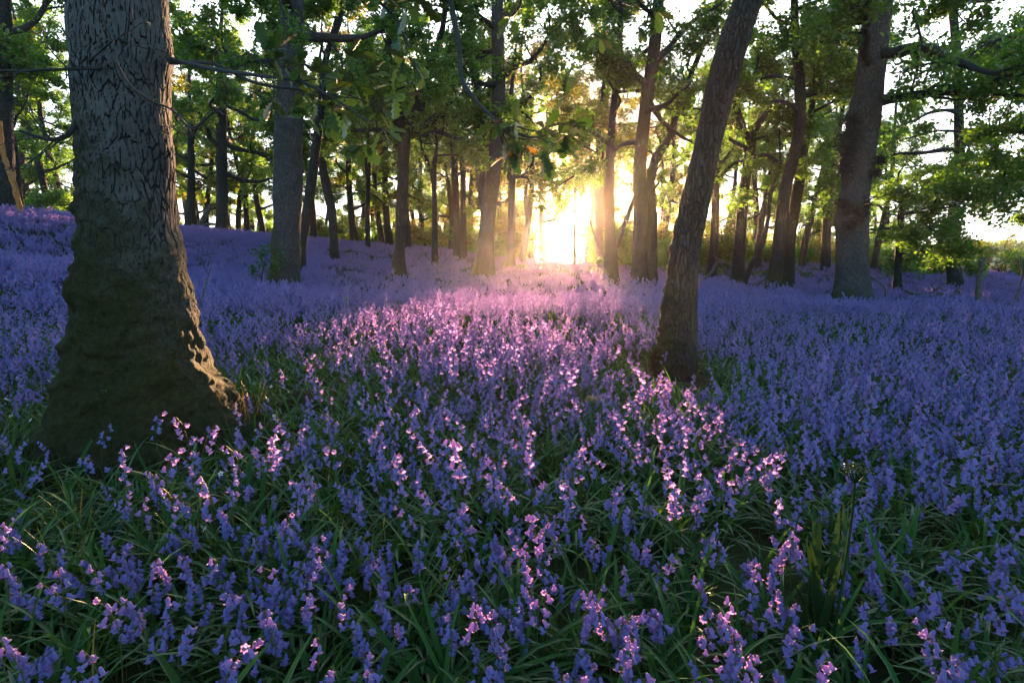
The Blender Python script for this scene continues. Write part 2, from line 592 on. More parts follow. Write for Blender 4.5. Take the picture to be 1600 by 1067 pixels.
def make_trunk(path, rad, n, rows, parent, mat, moss_h=0.8, flare=0.25, lobes=5, seed=0, rough=0.06, burls=(), fine=False, moss_side=-1.0, moss_amp=0.55, roots=()):
    """path (k,3) world points base..top; parent sits at base. One continuous mesh."""
    base = np.array(parent.location)
    PR = spline(np.hstack([np.asarray(path), np.asarray(rad)[:, None]]), rows)
    P, Rd = PR[:, :3], np.maximum(PR[:, 3], 0.004)
    V, q = tube(P, np.ones(rows), n)
    V = V.reshape(rows, n, 3)
    D = V - P[:, None]
    ang = np.arange(n) * 2 * math.pi / n
    zrel = (P[:, 2] - base[2])
    rng = np.random.RandomState(seed)
    ph = rng.uniform(0, 6.28, 3)
    fl = flare * np.exp(-np.maximum(zrel, 0) / 0.28)
    lob = 1 + fl[:, None] * (0.7 + 0.5 * np.cos(lobes * ang + ph[0])[None] + 0.25 * np.cos((lobes - 2) * ang + ph[1])[None])
    wa = np.arctan2(D[..., 1], D[..., 0])
    for (ra, rw_, ramp_, rh) in roots:
        da = (wa - ra + math.pi) % (2 * math.pi) - math.pi
        lob = lob + ramp_ * np.exp(-(da / rw_) ** 2) * np.exp(-np.maximum(zrel, -0.05)[:, None] / rh)
    surf = P[:, None] + D * (Rd[:, None, None] * lob[..., None])
    flat = surf.reshape(-1, 3) - base
    nz = smooth_noise3(flat * np.array((1, 1, 0.6)), 2.3, seed * 1.7) * rough * 1.3 + smooth_noise3(flat, 7.0, seed + 9) * rough * 0.5
    amt = nz.reshape(rows, n) * Rd[:, None]
    for (bz, bang, br, bh) in burls:
        da = (ang - bang + math.pi) % (2 * math.pi) - math.pi
        w = np.exp(-((zrel[:, None] - bz) / br) ** 2 - (da[None] * Rd[:, None] / br) ** 2)
        nb = smooth_noise3(flat, 11.0, 3.3).reshape(rows, n)
        amt += w * bh * (1 + 1.1 * nb)
    surf = surf + D * amt[..., None]
    side = np.cos(ang - math.pi) if moss_side < 0 else np.cos(ang)
    # D's first axis is not always +x: use the real direction
    dirx = D[..., 0]
    mossv = moss_amp * np.clip(1.25 - zrel[:, None] / max(moss_h, 0.01), -1.2, 1.0) + 0.18 * dirx * moss_side
    for (bz, bang, br, bh) in burls:
        mossv += 0.0
    g = Geo()
    Vl = surf.reshape(-1, 3) - base
    if fine:
        Vl, crk = fine_bark(Vl.reshape(rows, n, 3), D, mossv)
        Vl = Vl.reshape(-1, 3)
        g.add(Vl, q, 0, moss=mossv.ravel(), fissure=crk.ravel())
    else:
        g.add(Vl, q, 0, moss=mossv.ravel())
    # close the top
    idx = (rows - 1) * n + np.arange(n)
    g.add(np.vstack([Vl[idx], Vl[idx].mean(0)]), np.stack([np.arange(n), np.roll(np.arange(n), -1), np.full(n, n)], -1), 0)
    return g.obj("trunk", [mat], parent)


def fine_bark(V, D, moss):
    """cut real fissures and raise moss cushions on the nearest trunk"""
    rows, n, _ = V.shape
    amt = np.zeros((rows, n))
    crk = np.zeros((rows, n))
    for i in range(rows):
        for j in range(n):
            x, y, z = V[i, j]
            w = mnoise.noise_vector(Vector((x * 8, y * 8, z * 6))) * 0.016
            X, Y, Z = x + w.x, y + w.y, z + w.z * 2
            wide = 0.5 + mnoise.noise(Vector((x * 3, y * 3, z * 3 + 9)))
            d, _p = mnoise.voronoi(Vector((X * 46, Y * 46, Z * 9.5)), distance_metric='DISTANCE')
            e1 = (d[1] - d[0]) / (0.075 + 0.14 * max(0.0, wide - 0.3))
            e2 = abs(mnoise.noise(Vector((X * 60 + 5, Y * 60, Z * 9)))) / 0.05 + 0.35
            e3 = 1.0
            c = min(1.0, e1, e2, e3)
            m = min(1.0, max(0.0, moss[i, j] * 1.6))
            cr = -0.0045 * (1 - c) * (1 - 0.75 * m)
            if m > 0.05:
                l = mnoise.noise(Vector((x * 9, y * 9, z * 11 + 5))) * 0.034 + mnoise.noise(Vector((x * 22, y * 22, z * 24))) * 0.024
                cr += m * l
            amt[i, j] = cr
            crk[i, j] = 1 - c
    return V + D * amt[..., None], crk


def limb_paths(rng, P0, d0, L, k, wob, lift):
    """batch of wandering paths. P0,d0 (M,3), L (M,)"""
    M = len(P0)
    P = np.empty((M, k, 3))
    P[:, 0] = P0
    d = unit(d0)
    for i in range(1, k):
        d = unit(d + rng.normal(0, wob, (M, 3)) + np.array((0, 0, lift)))
        P[:, i] = P[:, i - 1] + d * (L / (k - 1))[:, None]
    return P


def along(rng, P, cnt, t0, t1):
    """cnt points on each path -> pos, tangent, source index"""
    M, k, _ = P.shape
    t = rng.uniform(t0, t1, (M, cnt)) * (k - 1.001)
    i = t.astype(int)
    f = (t - i)[..., None]
    m = np.arange(M)[:, None]
    a, b = P[m, i], P[m, i + 1]
    return (a + (b - a) * f).reshape(-1, 3), unit(b - a).reshape(-1, 3), np.repeat(np.arange(M), cnt), (t / (k - 1)).ravel()


def side_dirs(rng, T, spread, flat=0.6):
    r = rng.normal(0, 1, T.shape)
    r[:, 2] *= flat
    r = unit(r - (r * T).sum(-1, keepdims=True) * T)
    return unit(T * (1 - spread) + r * spread)


LEAF_PROFILE = None


def leaf_quads(rng, pos, size, up=0.9):
    """folded diamond leaves, one island each"""
    M = len(pos)
    nrm = unit(rng.normal(0, 0.75, (M, 3)) + np.array((0, 0, up)))
    a = unit(np.cross(nrm, rng.normal(0, 1, (M, 3))))
    b = np.cross(nrm, a)
    s = size * rng.uniform(0.6, 1.25, (M, 1))
    w = s * rng.uniform(0.26, 0.36, (M, 1))
    droop = nrm * s * 0.12
    v = np.stack([pos - a * s * 0.5, pos + b * w + droop + a * s * 0.08, pos + a * s * 0.5 - droop * 0.8, pos - b * w + droop + a * s * 0.08], 1)
    i = np.arange(M * 4).reshape(M, 4)
    f = np.concatenate([i[:, [0, 1, 2]], i[:, [0, 2, 3]]])
    return v.reshape(-1, 3), f


def grow_crown(parent, starts, dirs, lengths, radii, seed, leaves=16, leaf_size=0.10, gen1=6, gen2=6, wob=0.22, lift=0.03, mat=None,
               flat=0.6, l1=0.42, l2=0.42, bark=None, twig_mat=None, name_limb="limb", jit=0.09, lod=1.0, crown=True, skip=None):
    """limbs with their twigs (one mesh each) and the leaves (one mesh) as children of parent; coordinates are world"""
    rng = np.random.RandomState(seed)
    base = np.array(parent.location)
    starts, dirs = np.asarray(starts, float), np.asarray(dirs, float)
    lengths, radii = np.asarray(lengths, float), np.asarray(radii, float)
    P = limb_paths(rng, starts, dirs, lengths, 9, wob, lift)
    tw_all = []
    for m in range(len(P)):
        g = Geo()
        r0 = radii[m] * (1 - 0.85 * np.linspace(0, 1, 9))
        V, q = tube(spline(P[m], 17), np.interp(np.linspace(0, 8, 17), np.arange(9), r0) * (1 + 0.12 * np.sin(np.arange(17) * 1.9 + m)), 7)
        g.add(V - base, q)
        p1, t1, s1, tt = along(rng, P[m:m + 1], gen1, 0.22, 1.0)
        d1 = side_dirs(rng, t1, 0.62, flat)
        L1 = lengths[m] * l1 * (1.15 - 0.6 * tt) * rng.uniform(0.7, 1.2, len(p1))
        P1 = limb_paths(rng, p1, d1, L1, 6, wob * 1.2, lift)
        R1 = np.maximum(radii[m] * (1 - 0.8 * tt) * 0.45, 0.006)[:, None] * (1 - 0.8 * np.linspace(0, 1, 6))[None]
        V, q = tube_batch(P1, R1, 5)
        g.add(V - base, q)
        PT = np.concatenate([P1, limb_paths(rng, P[m:m + 1, 5], unit(P[m:m + 1, 8] - P[m:m + 1, 5]), np.array([lengths[m] * 0.4]), 6, wob, lift)])
        p2, t2, s2, tt2 = along(rng, PT, gen2, 0.15, 1.0)
        d2 = side_dirs(rng, t2, 0.6, flat)
        L2 = np.median(L1) * l2 * rng.uniform(0.6, 1.3, len(p2))
        P2 = limb_paths(rng, p2, d2, L2, 4, wob * 1.3, lift)
        R2 = np.full((len(p2), 1), max(0.004, radii[m] * 0.06)) * (1 - 0.7 * np.linspace(0, 1, 4))[None]
        V, q = tube_batch(P2, R2, 3)
        g.add(V - base, q)
        tw_all.append(P2)
        tw_all.append(limb_paths(rng, p2, d2, L2, 4, wob * 1.3, lift)[:0])
        g.obj(name_limb, [twig_mat or M_TWIG], parent)
    if not crown:
        return
    TW = np.concatenate([t for t in tw_all if len(t)])
    lp, lt, _, _ = along(rng, TW, int(leaves), 0.1, 1.0)
    # leaves sit in rosettes: jitter shrinks toward shared centres
    lp = lp + rng.normal(0, jit, lp.shape) * np.array((1, 1, 0.7))
    keep = np.ones(len(lp), bool)
    if skip is not None:
        keep = ~skip(lp)
    lp = lp[keep]
    V, f = leaf_quads(rng, lp, leaf_size)
    g = Geo()
    g.add(V - base, f)
    g.obj("crown", [mat or M_LEAF], parent, smooth=False)


def lane(P, margin=0.0):
    """points inside the open lane the low sun shines along (a real gap between the trees)"""
    s = P[:, 0] * math.cos(SUN_AZ) - P[:, 1] * math.sin(SUN_AZ)
    z = P[:, 2]
    d = np.hypot(P[:, 0], P[:, 1])
    return (s > -2.3 - margin) & (s < 0.7 + margin) & (z < 1.0 + 0.062 * d) & (d > 8)


def tree_from_pixels(rows_px, Y, label, top_h, name="oak_tree", mat=None, n=28, group=None, seed=0, sink=0.35, cat="tree", extra_top=None, drop=FL, nrows=None, **kw):
    """rows_px: (py, xl, xr) from the foot up; the trunk goes on above the frame to top_h"""
    pts, rad = [], []
    for (py, xl, xr) in rows_px:
        a, b = at(xl, py, Y), at(xr, py, Y)
        pts.append((a + b) / 2)
        m_ = (a + b) / 2
        rad.append((b - a).length / 2 * m_.y / math.hypot(m_.x, m_.y))   # a round trunk off the axis looks wider
    z0 = pts[0].z
    foot = Vector((pts[0].x, pts[0].y, g1(pts[0].x, pts[0].y)))
    d = (pts[1] - pts[0])
    low = Vector((pts[0].x, pts[0].y, min(foot.z, pts[0].z) - sink))
    pts.insert(0, low)
    rad.insert(0, rad[0] * 1.08)
    up = (pts[-1] - pts[-3 if len(pts) > 3 else -2]).normalized()
    if extra_top is not None:
        up = (up + Vector(extra_top)).normalized()
    last, lr = pts[-1], rad[-1]
    rem = top_h - last.z
    if rem > 0.5:
        for f in (0.35, 0.7, 1.0):
            pts.append(last + up * rem * f + Vector((math.sin(seed + f * 5) * 0.12, math.cos(seed * 2 + f * 4) * 0.12, 0)))
            rad.append(lr * (1 - 0.75 * f))
    e = empty(name, foot)
    tag(e, label, cat, group)
    total = pts[-1].z - pts[0].z
    rows = nrows or int(max(24, min(90, total / 0.11)))
    make_trunk([tuple(p) for p in pts], rad, n, rows, e, mat or M_BARK_DARK, seed=seed, **kw)
    return e, np.array([tuple(p) for p in pts]), np.array(rad)


def limbs_on(path, rad, zs, seed, length=(2.0, 3.6), az=None, elev=(0.1, 0.6)):
    """start points, directions, lengths and radii of limbs leaving a trunk at heights zs"""
    rng = np.random.RandomState(seed + 100)
    P = spline(np.hstack([path, rad[:, None]]), 200)
    S, Dv, L, Rr = [], [], [], []
    a0 = rng.uniform(0, 6.28)
    for i, z in enumerate(zs):
        k = int(np.argmin(np.abs(P[:, 2] - z)))
        a = a0 + i * 2.4 + rng.normal(0, 0.3) if az is None else az[i % len(az)] + rng.normal(0, 0.15)
        e = rng.uniform(*elev)
        S.append(P[k, :3])
        Dv.append((math.cos(a) * math.cos(e), math.sin(a) * math.cos(e), math.sin(e)))
        L.append(rng.uniform(*length))
        Rr.append(min(P[k, 3] * 0.55, 0.03 + 0.03 * L[-1]))
    return np.array(S), np.array(Dv), np.array(L), np.array(Rr)


def px_path(pts, k=1.0):
    """(px, py, Y) list -> world points"""
    return np.array([tuple(at(a, b, Y * k)) for a, b, Y in pts])


def add_branch(parent, pts, r0, r1, name="limb", mat=None, n=9, rows=None, twigs=0, seed=1, leaves=0, leaf_size=0.1, tl=0.6, lmat=None, moss=0.0):
    P = spline(pts, rows or max(14, len(pts) * 6))
    k = len(P)
    g = Geo()
    V, q = tube(P, np.linspace(r0, r1, k) * (1 + 0.10 * np.sin(np.arange(k) * 1.7 + seed)), n)
    base = np.array(parent.location)
    V = V + smooth_noise3(V, 5.0, seed)[:, None] * r0 * 0.25
    g.add(V - base, q, 0, moss=moss)
    if twigs:
        rng = np.random.RandomState(seed)
        p2, t2, _, tt = along(rng, P[None], twigs, 0.25, 1.0)
        d2 = side_dirs(rng, t2, 0.6, 0.8)
        L2 = tl * rng.uniform(0.4, 1.2, twigs)
        P2 = limb_paths(rng, p2, d2, L2, 6, 0.3, 0.0)
        V, q = tube_batch(P2, np.maximum(r1 * 0.6, 0.003) * np.ones((twigs, 1)) * (1 - 0.75 * np.linspace(0, 1, 6))[None], 4)
        g.add(V - base, q, 0)
        p3, t3, _, _ = along(rng, P2, 3, 0.2, 0.9)
        d3 = side_dirs(rng, t3, 0.6, 0.8)
        P3 = limb_paths(rng, p3, d3, np.full(len(p3), tl * 0.4) * rng.uniform(0.4, 1.2, len(p3)), 4, 0.3, 0.0)
        V, q = tube_batch(P3, np.full((len(p3), 1), max(r1 * 0.35, 0.002)) * (1 - 0.6 * np.linspace(0, 1, 4))[None], 3)
        g.add(V - base, q, 0)
        if leaves:
            lp, _, _, _ = along(rng, P3, leaves, 0.2, 1.0)
            lp = lp + rng.normal(0, 0.05, lp.shape)
            V, f = leaf_quads(rng, lp, leaf_size)
            g2 = Geo()
            g2.add(V - base, f)
            g2.obj("foliage", [lmat or M_LEAF], parent, smooth=False)
    return g.obj(name, [mat or M_TWIG], parent)


LOBE = np.array([(0.0, 0.02), (0.12, 0.05), (0.22, 0.17), (0.30, 0.10), (0.42, 0.25), (0.50, 0.14), (0.64, 0.30), (0.72, 0.17), (0.86, 0.22), (0.96, 0.09), (1.0, 0.0)])


def lobed_leaves(rng, base, dirs, nrm, size):
    """lobed oak leaves: base (M,3), outward direction, face normal"""
    M, k = len(base), len(LOBE)
    d = unit(dirs)
    nrm = unit(nrm - (nrm * d).sum(-1, keepdims=True) * d)
    b = np.cross(nrm, d)
    s = (size * rng.uniform(0.6, 1.2, M))[:, None, None]
    t, w = LOBE[:, 0], LOBE[:, 1]
    curl = rng.uniform(-0.05, 0.32, M)[:, None, None]
    mid = base[:, None] + s * (t[None, :, None] * d[:, None] - curl * (t ** 2)[None, :, None] * nrm[:, None])
    le = mid + s * w[None, :, None] * (b[:, None] + 0.28 * nrm[:, None])
    ri = mid + s * w[None, :, None] * (-b[:, None] + 0.28 * nrm[:, None])
    V = np.stack([le, mid, ri], 2)
    i = np.arange(M * k * 3).reshape(M, k, 3)
    q1 = np.stack([i[:, :-1, 0], i[:, :-1, 1], i[:, 1:, 1], i[:, 1:, 0]], -1).reshape(-1, 4)
    q2 = np.stack([i[:, :-1, 1], i[:, :-1, 2], i[:, 1:, 2], i[:, 1:, 1]], -1).reshape(-1, 4)
    return V.reshape(-1, 3), np.concatenate([q1, q2])


def leaf_spray(parent, path, r0, seed, n_tw, size, spread=0.22, per=5, t0=0.3, name="limb"):
    """a near oak branch: twigs ending in rosettes of lobed leaves"""
    rng = np.random.RandomState(seed)
    P = spline(path, 30)
    base = np.array(parent.location)
    g = Geo()
    V, q = tube(P, np.linspace(r0, r0 * 0.25, 30) * (1 + 0.15 * np.sin(np.arange(30) * 2.1)), 7)
    g.add(V - base, q)
    p2, t2, _, tt = along(rng, P[None], n_tw, t0, 1.0)
    d2 = side_dirs(rng, t2, 0.55, 0.7)
    P2 = limb_paths(rng, p2, d2, spread * rng.uniform(0.4, 1.3, n_tw), 6, 0.22, -0.02)
    V, q = tube_batch(P2, np.full((n_tw, 1), r0 * 0.22) * (1 - 0.6 * np.linspace(0, 1, 6))[None], 4)
    g.add(V - base, q)
    g.obj(name, [M_TWIG], parent)
    ends = P2[:, -1]
    ed = unit(P2[:, -1] - P2[:, -2])
    bs = np.repeat(ends, per, 0)
    dd = unit(np.repeat(ed, per, 0) * 0.5 + rng.normal(0, 0.6, (n_tw * per, 3)) + np.array((0, 0, -0.12)))
    nn = unit(rng.normal(0, 0.5, (n_tw * per, 3)) + np.array((0, 0, 0.9)))
    V, f = lobed_leaves(rng, bs, dd, nn, size)
    g2 = Geo()
    g2.add(V - base, f)
    g2.obj("foliage", [M_LEAF_NEAR], parent)


def lathe(prof, seg, tip=0.0):
    """bell hanging down -z from the origin; the last ring flares into six pointed tips"""
    k = len(prof)
    a = np.arange(seg) * 2 * math.pi / seg
    V = []
    for i, (r, z) in enumerate(prof):
        rr, zz_ = np.full(seg, r), np.full(seg, z)
        if i == k - 1 and tip:
            odd = (np.arange(seg) % 2) == 0
            rr = np.where(odd, r * 1.28, r * 0.86)
            zz_ = np.where(odd, z + tip * 0.8, z + tip * 1.0)
        V.append(np.stack([rr * np.cos(a), rr * np.sin(a), zz_], -1))
    i = np.arange(k * seg).reshape(k, seg)
    q = np.stack([i[:-1], np.roll(i[:-1], -1, 1), np.roll(i[1:], -1, 1), i[1:]], -1).reshape(-1, 4)
    return np.concatenate(V), q


def add_burr(parent, c, r, seed, k=90):
    """a bristly knot: short twigs standing out all round a burr"""
    rng = np.random.RandomState(seed)
    base = np.array(parent.location)
    d = unit(rng.normal(0, 1, (k, 3)) + np.array((0, -0.35, 0)))
    P0 = c + d * r * 0.25 * rng.uniform(0.2, 1, (k, 1)) + rng.normal(0, r * 0.25, (k, 3)) * np.array((1, 0.4, 1))
    P = limb_paths(rng, P0, d, r * rng.uniform(0.6, 1.7, k), 5, 0.4, 0.03)
    g = Geo()
    V, q = tube_batch(P, np.full((k, 1), 0.011) * (1 - 0.6 * np.linspace(0, 1, 5))[None], 4)
    g.add(V - base, q)
    bb = lathe([(0.3, 0.9), (0.8, 0.6), (1.0, 0), (0.8, -0.6), (0.3, -0.9)], 14)
    nb = bb[0] * r * 0.45
    nb = nb + smooth_noise3(nb + c, 9.0, seed)[:, None] * unit(nb) * r * 0.5 + c + np.array((0, 0.05, 0))
    g.add(nb - base, bb[1])
    g.obj("burr", [M_TWIG], parent)


# ---- the great mossy oak on the left
T1, T1P, T1R = tree_from_pixels(
    [(690, 58, 402), (665, 68, 384), (640, 80, 368), (600, 90, 348), (550, 101, 329), (500, 107, 315), (450, 114, 300), (400, 121, 287), (300, 120, 276), (200, 117, 270), (100, 113, 268), (0, 106, 263)],
    2.61, "huge old oak with cracked grey bark and a mossy flared foot", 7.0, n=340, nrows=700, mat=M_BARK_BIG, drop=0, fine=True, seed=3,
    moss_h=1.35, flare=0.08, lobes=6, rough=0.12, moss_amp=0.68, sink=0.25, roots=((-0.12, 0.26, 0.72, 0.14), (-0.85, 0.2, 0.14, 0.2), (-1.5, 0.24, 0.16, 0.16), (-2.15, 0.2, 0.08, 0.2), (-2.75, 0.22, 0.02, 0.14), (2.6, 0.3, 0.3, 0.2), (0.6, 0.3, 0.3, 0.2)))
S, D_, L, Rr = limbs_on(T1P, T1R, [4.2, 4.8, 5.4, 5.9, 6.4, 6.7], 3, (2.0, 3.2), elev=(0.2, 0.7))
grow_crown(T1, S, D_, L, Rr, 31, leaves=14, leaf_size=0.12)
# its boughs that hang into the top of the picture
leaf_spray(T1, px_path([(262, 92, 2.85), (330, 108, 2.4), (400, 118, 2.2), (470, 128, 2.05), (530, 160, 2.0), (575, 190, 1.95)], 0.9), 0.009, 5, 24, 0.072, 0.15, 5)
leaf_spray(T1, px_path([(264, -120, 2.9), (420, -100, 2.6), (600, -60, 2.4), (690, -25, 2.35), (716, 70, 2.3), (724, 130, 2.25), (765, 180, 2.2), (800, 215, 2.15)], 0.9), 0.016, 8, 10, 0.068, 0.12, 5, t0=0.86)
leaf_spray(T1, px_path([(700, -40, 2.35), (800, -30, 2.3), (900, -20, 2.25), (990, 10, 2.2)], 0.9), 0.010, 13, 12, 0.068, 0.13, 4, t0=0.0)
leaf_spray(T1, px_path([(780, 195, 2.2), (830, 215, 2.25), (870, 205, 2.3), (900, 190, 2.3)], 0.9), 0.006, 15, 7, 0.08, 0.10, 5, t0=0.3)
leaf_spray(T1, px_path([(500, -80, 2.5), (560, -20, 2.45), (610, 20, 2.4), (640, 75, 2.4)], 0.9), 0.010, 17, 12, 0.085, 0.15, 4, t0=0.3)
add_branch(T1, px_path([(268, 170, 2.85), (300, 200, 2.6), (335, 175, 2.5), (350, 180, 2.45)], 0.9), 0.006, 0.003, twigs=5, seed=21, tl=0.2)
add_branch(T1, px_path([(165, 106, 2.72), (120, 108, 2.6), (60, 110, 2.6), (-30, 112, 2.6)], 0.9), 0.008, 0.004, twigs=9, seed=4, tl=0.3)
add_branch(T1, px_path([(138, 97, 2.70), (175, 65, 2.58), (186, 60, 2.55)], 0.9), 0.005, 0.002, twigs=3, seed=6, tl=0.2)
add_branch(T1, px_path([(180, 95, 2.6), (200, 130, 2.55), (235, 158, 2.55), (265, 170, 2.6), (300, 195, 2.6)], 0.9), 0.006, 0.003, twigs=4, seed=7, tl=0.15)
add_branch(T1, px_path([(118, 190, 2.75), (105, 212, 2.65), (75, 218, 2.6), (30, 205, 2.6)], 0.9), 0.012, 0.005, twigs=8, seed=9, tl=0.35)
add_branch(T1, px_path([(265, 98, 2.85), (330, 100, 2.7), (400, 130, 2.65), (470, 140, 2.6), (530, 150, 2.6)], 0.9), 0.009, 0.004, twigs=12, seed=11, tl=0.3)

# ---- the trees one can tell apart.  (label, Y, rows, top, n, bark, keywords, limb heights, limb length)
SPEC = {}


def oak(key, label, Y, rows, top, zs, mat=None, length=(2.0, 3.4), leaves=42, leaf=0.112, elev=(0.0, 0.5), crown_mat=None, n=26, az=None, gen1=6, gen2=6, name="oak_tree", flat=0.6, skip=lane, **kw):
    seed = sum(ord(c) for c in key) % 97 + 2
    e, P, Rd = tree_from_pixels(rows, Y, label, top, name=name, mat=mat, n=n, seed=seed, **kw)
    zs = sorted(list(zs) + [0.5 * (a + b) + 0.1 for a, b in zip(zs[1:], zs[2:])][::2])
    S, D, L, Rr = limbs_on(P, Rd, zs, seed, length, az, elev)
    grow_crown(e, S, D, L, Rr, seed, leaves=leaves, leaf_size=leaf, mat=crown_mat, gen1=gen1, gen2=gen2, flat=flat, skip=skip)
    SPEC[key] = (e, P, Rd)
    return e


oak("straight", "straight grey oak with knobbly bark right of the huge mossy oak", 12,
    [(450, 417, 472), (420, 421, 471), (380, 424, 470), (300, 427, 472), (200, 430, 474), (100, 434, 474), (0, 437, 475)], 11,
    [4.6, 5.2, 5.6, 6.1, 6.6, 7.2, 7.8, 8.6, 9.4], mat=M_BARK, n=48, nrows=120, moss_h=1.2, moss_side=-3.0, rough=0.10, az=[3.4, 0.4, 1.6, 5.2, 2.5, 4.3], length=(1.8, 3.0))
e = SPEC["straight"][0]
oak("leaning", "dark leaning oak standing alone among the bluebells, tilted to the right", 4.35,
    [(572, 1022, 1087), (545, 1026, 1086), (500, 1034, 1088), (450, 1040, 1091), (400, 1046, 1094), (350, 1057, 1102), (300, 1067, 1113), (250, 1078, 1124), (200, 1089, 1136), (150, 1099, 1148), (100, 1111, 1160), (50, 1128, 1176), (0, 1146, 1193)], 9,
    [5.2, 6.0, 6.8, 7.6, 8.2], mat=M_BARK_LEAN, n=130, nrows=420, fine=True, drop=0, moss_h=0.8, moss_side=-1.6, moss_amp=0.35, rough=0.13, flare=0.12, length=(1.6, 2.8), elev=(0.2, 0.7))
oak("burred", "massive grey oak with bristly burrs up its trunk, right of the leaning oak", 12,
    [(470, 1298, 1362), (440, 1303, 1359), (400, 1305, 1358), (350, 1306, 1358), (300, 1312, 1360), (250, 1318, 1367), (200, 1328, 1375), (100, 1340, 1386), (0, 1350, 1396)], 12,
    [3.9, 4.5, 5.0, 5.6, 6.2, 6.9, 7.6, 8.4, 9.4], mat=M_BARK, n=56, nrows=130, moss_h=0.5, rough=0.08, length=(2.2, 3.8), az=[0.2, 3.3, 5.4, 1.2, 2.2, 4.4],
    burls=((3.35, 3.0, 0.26, 0.12), (2.85, 3.3, 0.22, 0.1), (1.85, 3.7, 0.22, 0.12), (2.1, 4.4, 0.2, 0.1), (3.9, 3.2, 0.3, 0.1)))
for q_ in ((1318, 262, 0.22), (1322, 235, 0.24), (1324, 212, 0.22), (1330, 190, 0.2), (1312, 318, 0.16), (1330, 325, 0.18), (1345, 335, 0.2), (1352, 318, 0.16), (1330, 350, 0.14), (1375, 250, 0.14), (1368, 270, 0.12)):
    add_burr(SPEC['burred'][0], px_path([(q_[0], q_[1], 11.66)])[0], q_[2] * 0.75, int(q_[0]))
oak("forked", "dark oak forking into a leafy Y near the middle of the wood", 16,
    [(420, 612, 634), (390, 616, 633), (350, 618, 635), (300, 620, 638), (250, 621, 640), (200, 622, 642)], 4.75,
    [4.2, 4.4, 4.5, 4.6, 4.7], mat=M_BARK_DARK, moss_h=0.6, length=(2.0, 3.0), leaves=26, elev=(0.0, 0.5))
f_ = SPEC["forked"][0]
for pts, r0 in (([(631, 205, 16), (615, 150, 16), (606, 90, 15.8), (612, 20, 15.6), (600, -60, 15.4)], 0.16), ([(633, 205, 16), (652, 170, 16.1), (664, 120, 16.2), (690, 50, 16.3), (700, -40, 16.4)], 0.15)):
    add_branch(f_, px_path(pts), r0, 0.05, "fork", M_BARK_DARK, twigs=16, seed=int(r0 * 100), leaves=26, tl=1.5)
oak("edge", "oak with a rust lit right side at the edge of the sunlit path", 16.5,
    [(436, 737, 775), (410, 742, 773), (380, 747, 772), (330, 752, 775), (290, 757, 779), (240, 763, 786), (180, 768, 790), (100, 768, 788), (0, 768, 786)], 12,
    [4.6, 5.0, 5.6, 6.4, 7.2, 8.0, 9.0], mat=M_BARK, n=40, nrows=110, moss_h=1.0, moss_side=-2.0, rough=0.12, length=(1.8, 3.0))
add_branch(SPEC["edge"][0], px_path([(760, 330, 16.6), (752, 280, 16.7), (750, 220, 16.8), (748, 160, 16.9), (738, 90, 17), (735, 0, 17)]), 0.17, 0.07, "fork", M_BARK, n=14, twigs=10, leaves=20, tl=1.2, seed=3)
oak("dusk", "dark plain trunk standing behind the bank between the two biggest left trunks", 25,
    [(372, 335, 358), (330, 337, 357), (280, 338, 356), (220, 338, 355), (160, 339, 354)], 11,
    [4.4, 5.2, 5.8, 6.6, 7.5, 8.5, 9.5], moss_h=0.5, length=(2.5, 4.0), leaf=0.13, elev=(-0.15, 0.4))
oak("bent", "thin bent oak leaning left behind the straight grey oak", 20,
    [(404, 514, 531), (370, 515, 528), (330, 511, 525), (300, 505, 520), (270, 499, 513), (240, 497, 508), (180, 500, 510)], 8,
    [3.6, 4.2, 4.8, 5.6, 6.4, 7.2], moss_h=0.5, length=(1.8, 3.0), leaf=0.12)
oak("snaking", "dark snaking trunk rising close behind the straight grey oak", 16,
    [(395, 463, 478), (340, 470, 486), (290, 478, 494), (240, 485, 500), (190, 492, 506), (130, 499, 511), (90, 505, 515), (40, 520, 530)], 9,
    [5.0, 5.6, 6.3, 7.0, 7.8, 8.5], moss_h=0.4, length=(1.6, 2.8), leaf=0.11)
oak("rosy", "stout trunk with a broad foot just right of the setting sun", 16,
    [(440, 940, 968), (420, 943, 966), (390, 945, 964), (340, 944, 961), (300, 943, 960), (250, 946, 960), (200, 950, 962)], 11,
    [4.6, 5.2, 5.8, 6.6, 7.6, 8.6], moss_h=0.6, length=(1.8, 3.0), crown_mat=M_LEAF)
add_branch(SPEC["rosy"][0], px_path([(949, 410, 16), (938, 390, 15.9), (928, 365, 15.8), (920, 335, 15.7)]), 0.045, 0.02, twigs=5, seed=12, tl=0.5)
add_branch(SPEC["rosy"][0], px_path([(962, 385, 16), (980, 340, 16.1), (992, 310, 16.2), (1008, 290, 16.3)]), 0.09, 0.04, twigs=7, seed=14, tl=0.8, leaves=10)
add_branch(SPEC["rosy"][0], px_path([(950, 262, 16), (925, 262, 15.8), (898, 275, 15.6), (870, 292, 15.5)]), 0.05, 0.015, twigs=26, seed=31, leaves=15, leaf_size=0.10, tl=0.75)
add_branch(SPEC["rosy"][0], px_path([(950, 225, 16), (920, 205, 15.7), (890, 215, 15.4), (862, 228, 15.2)]), 0.05, 0.015, twigs=26, seed=33, leaves=15, leaf_size=0.10, tl=0.8)
oak("twin", "broad brown twin trunk oak left of the leaning oak", 15,
    [(446, 984, 1014), (420, 986, 1012), (380, 988, 1010), (330, 990, 1012), (280, 988, 1010), (230, 992, 1012), (160, 1000, 1020), (80, 1012, 1032), (0, 1020, 1038)], 12,
    [3.6, 4.4, 5.0, 5.6, 6.3, 7.2, 8.2, 9.4], n=34, moss_h=0.4, length=(1.8, 3.2), leaves=18)
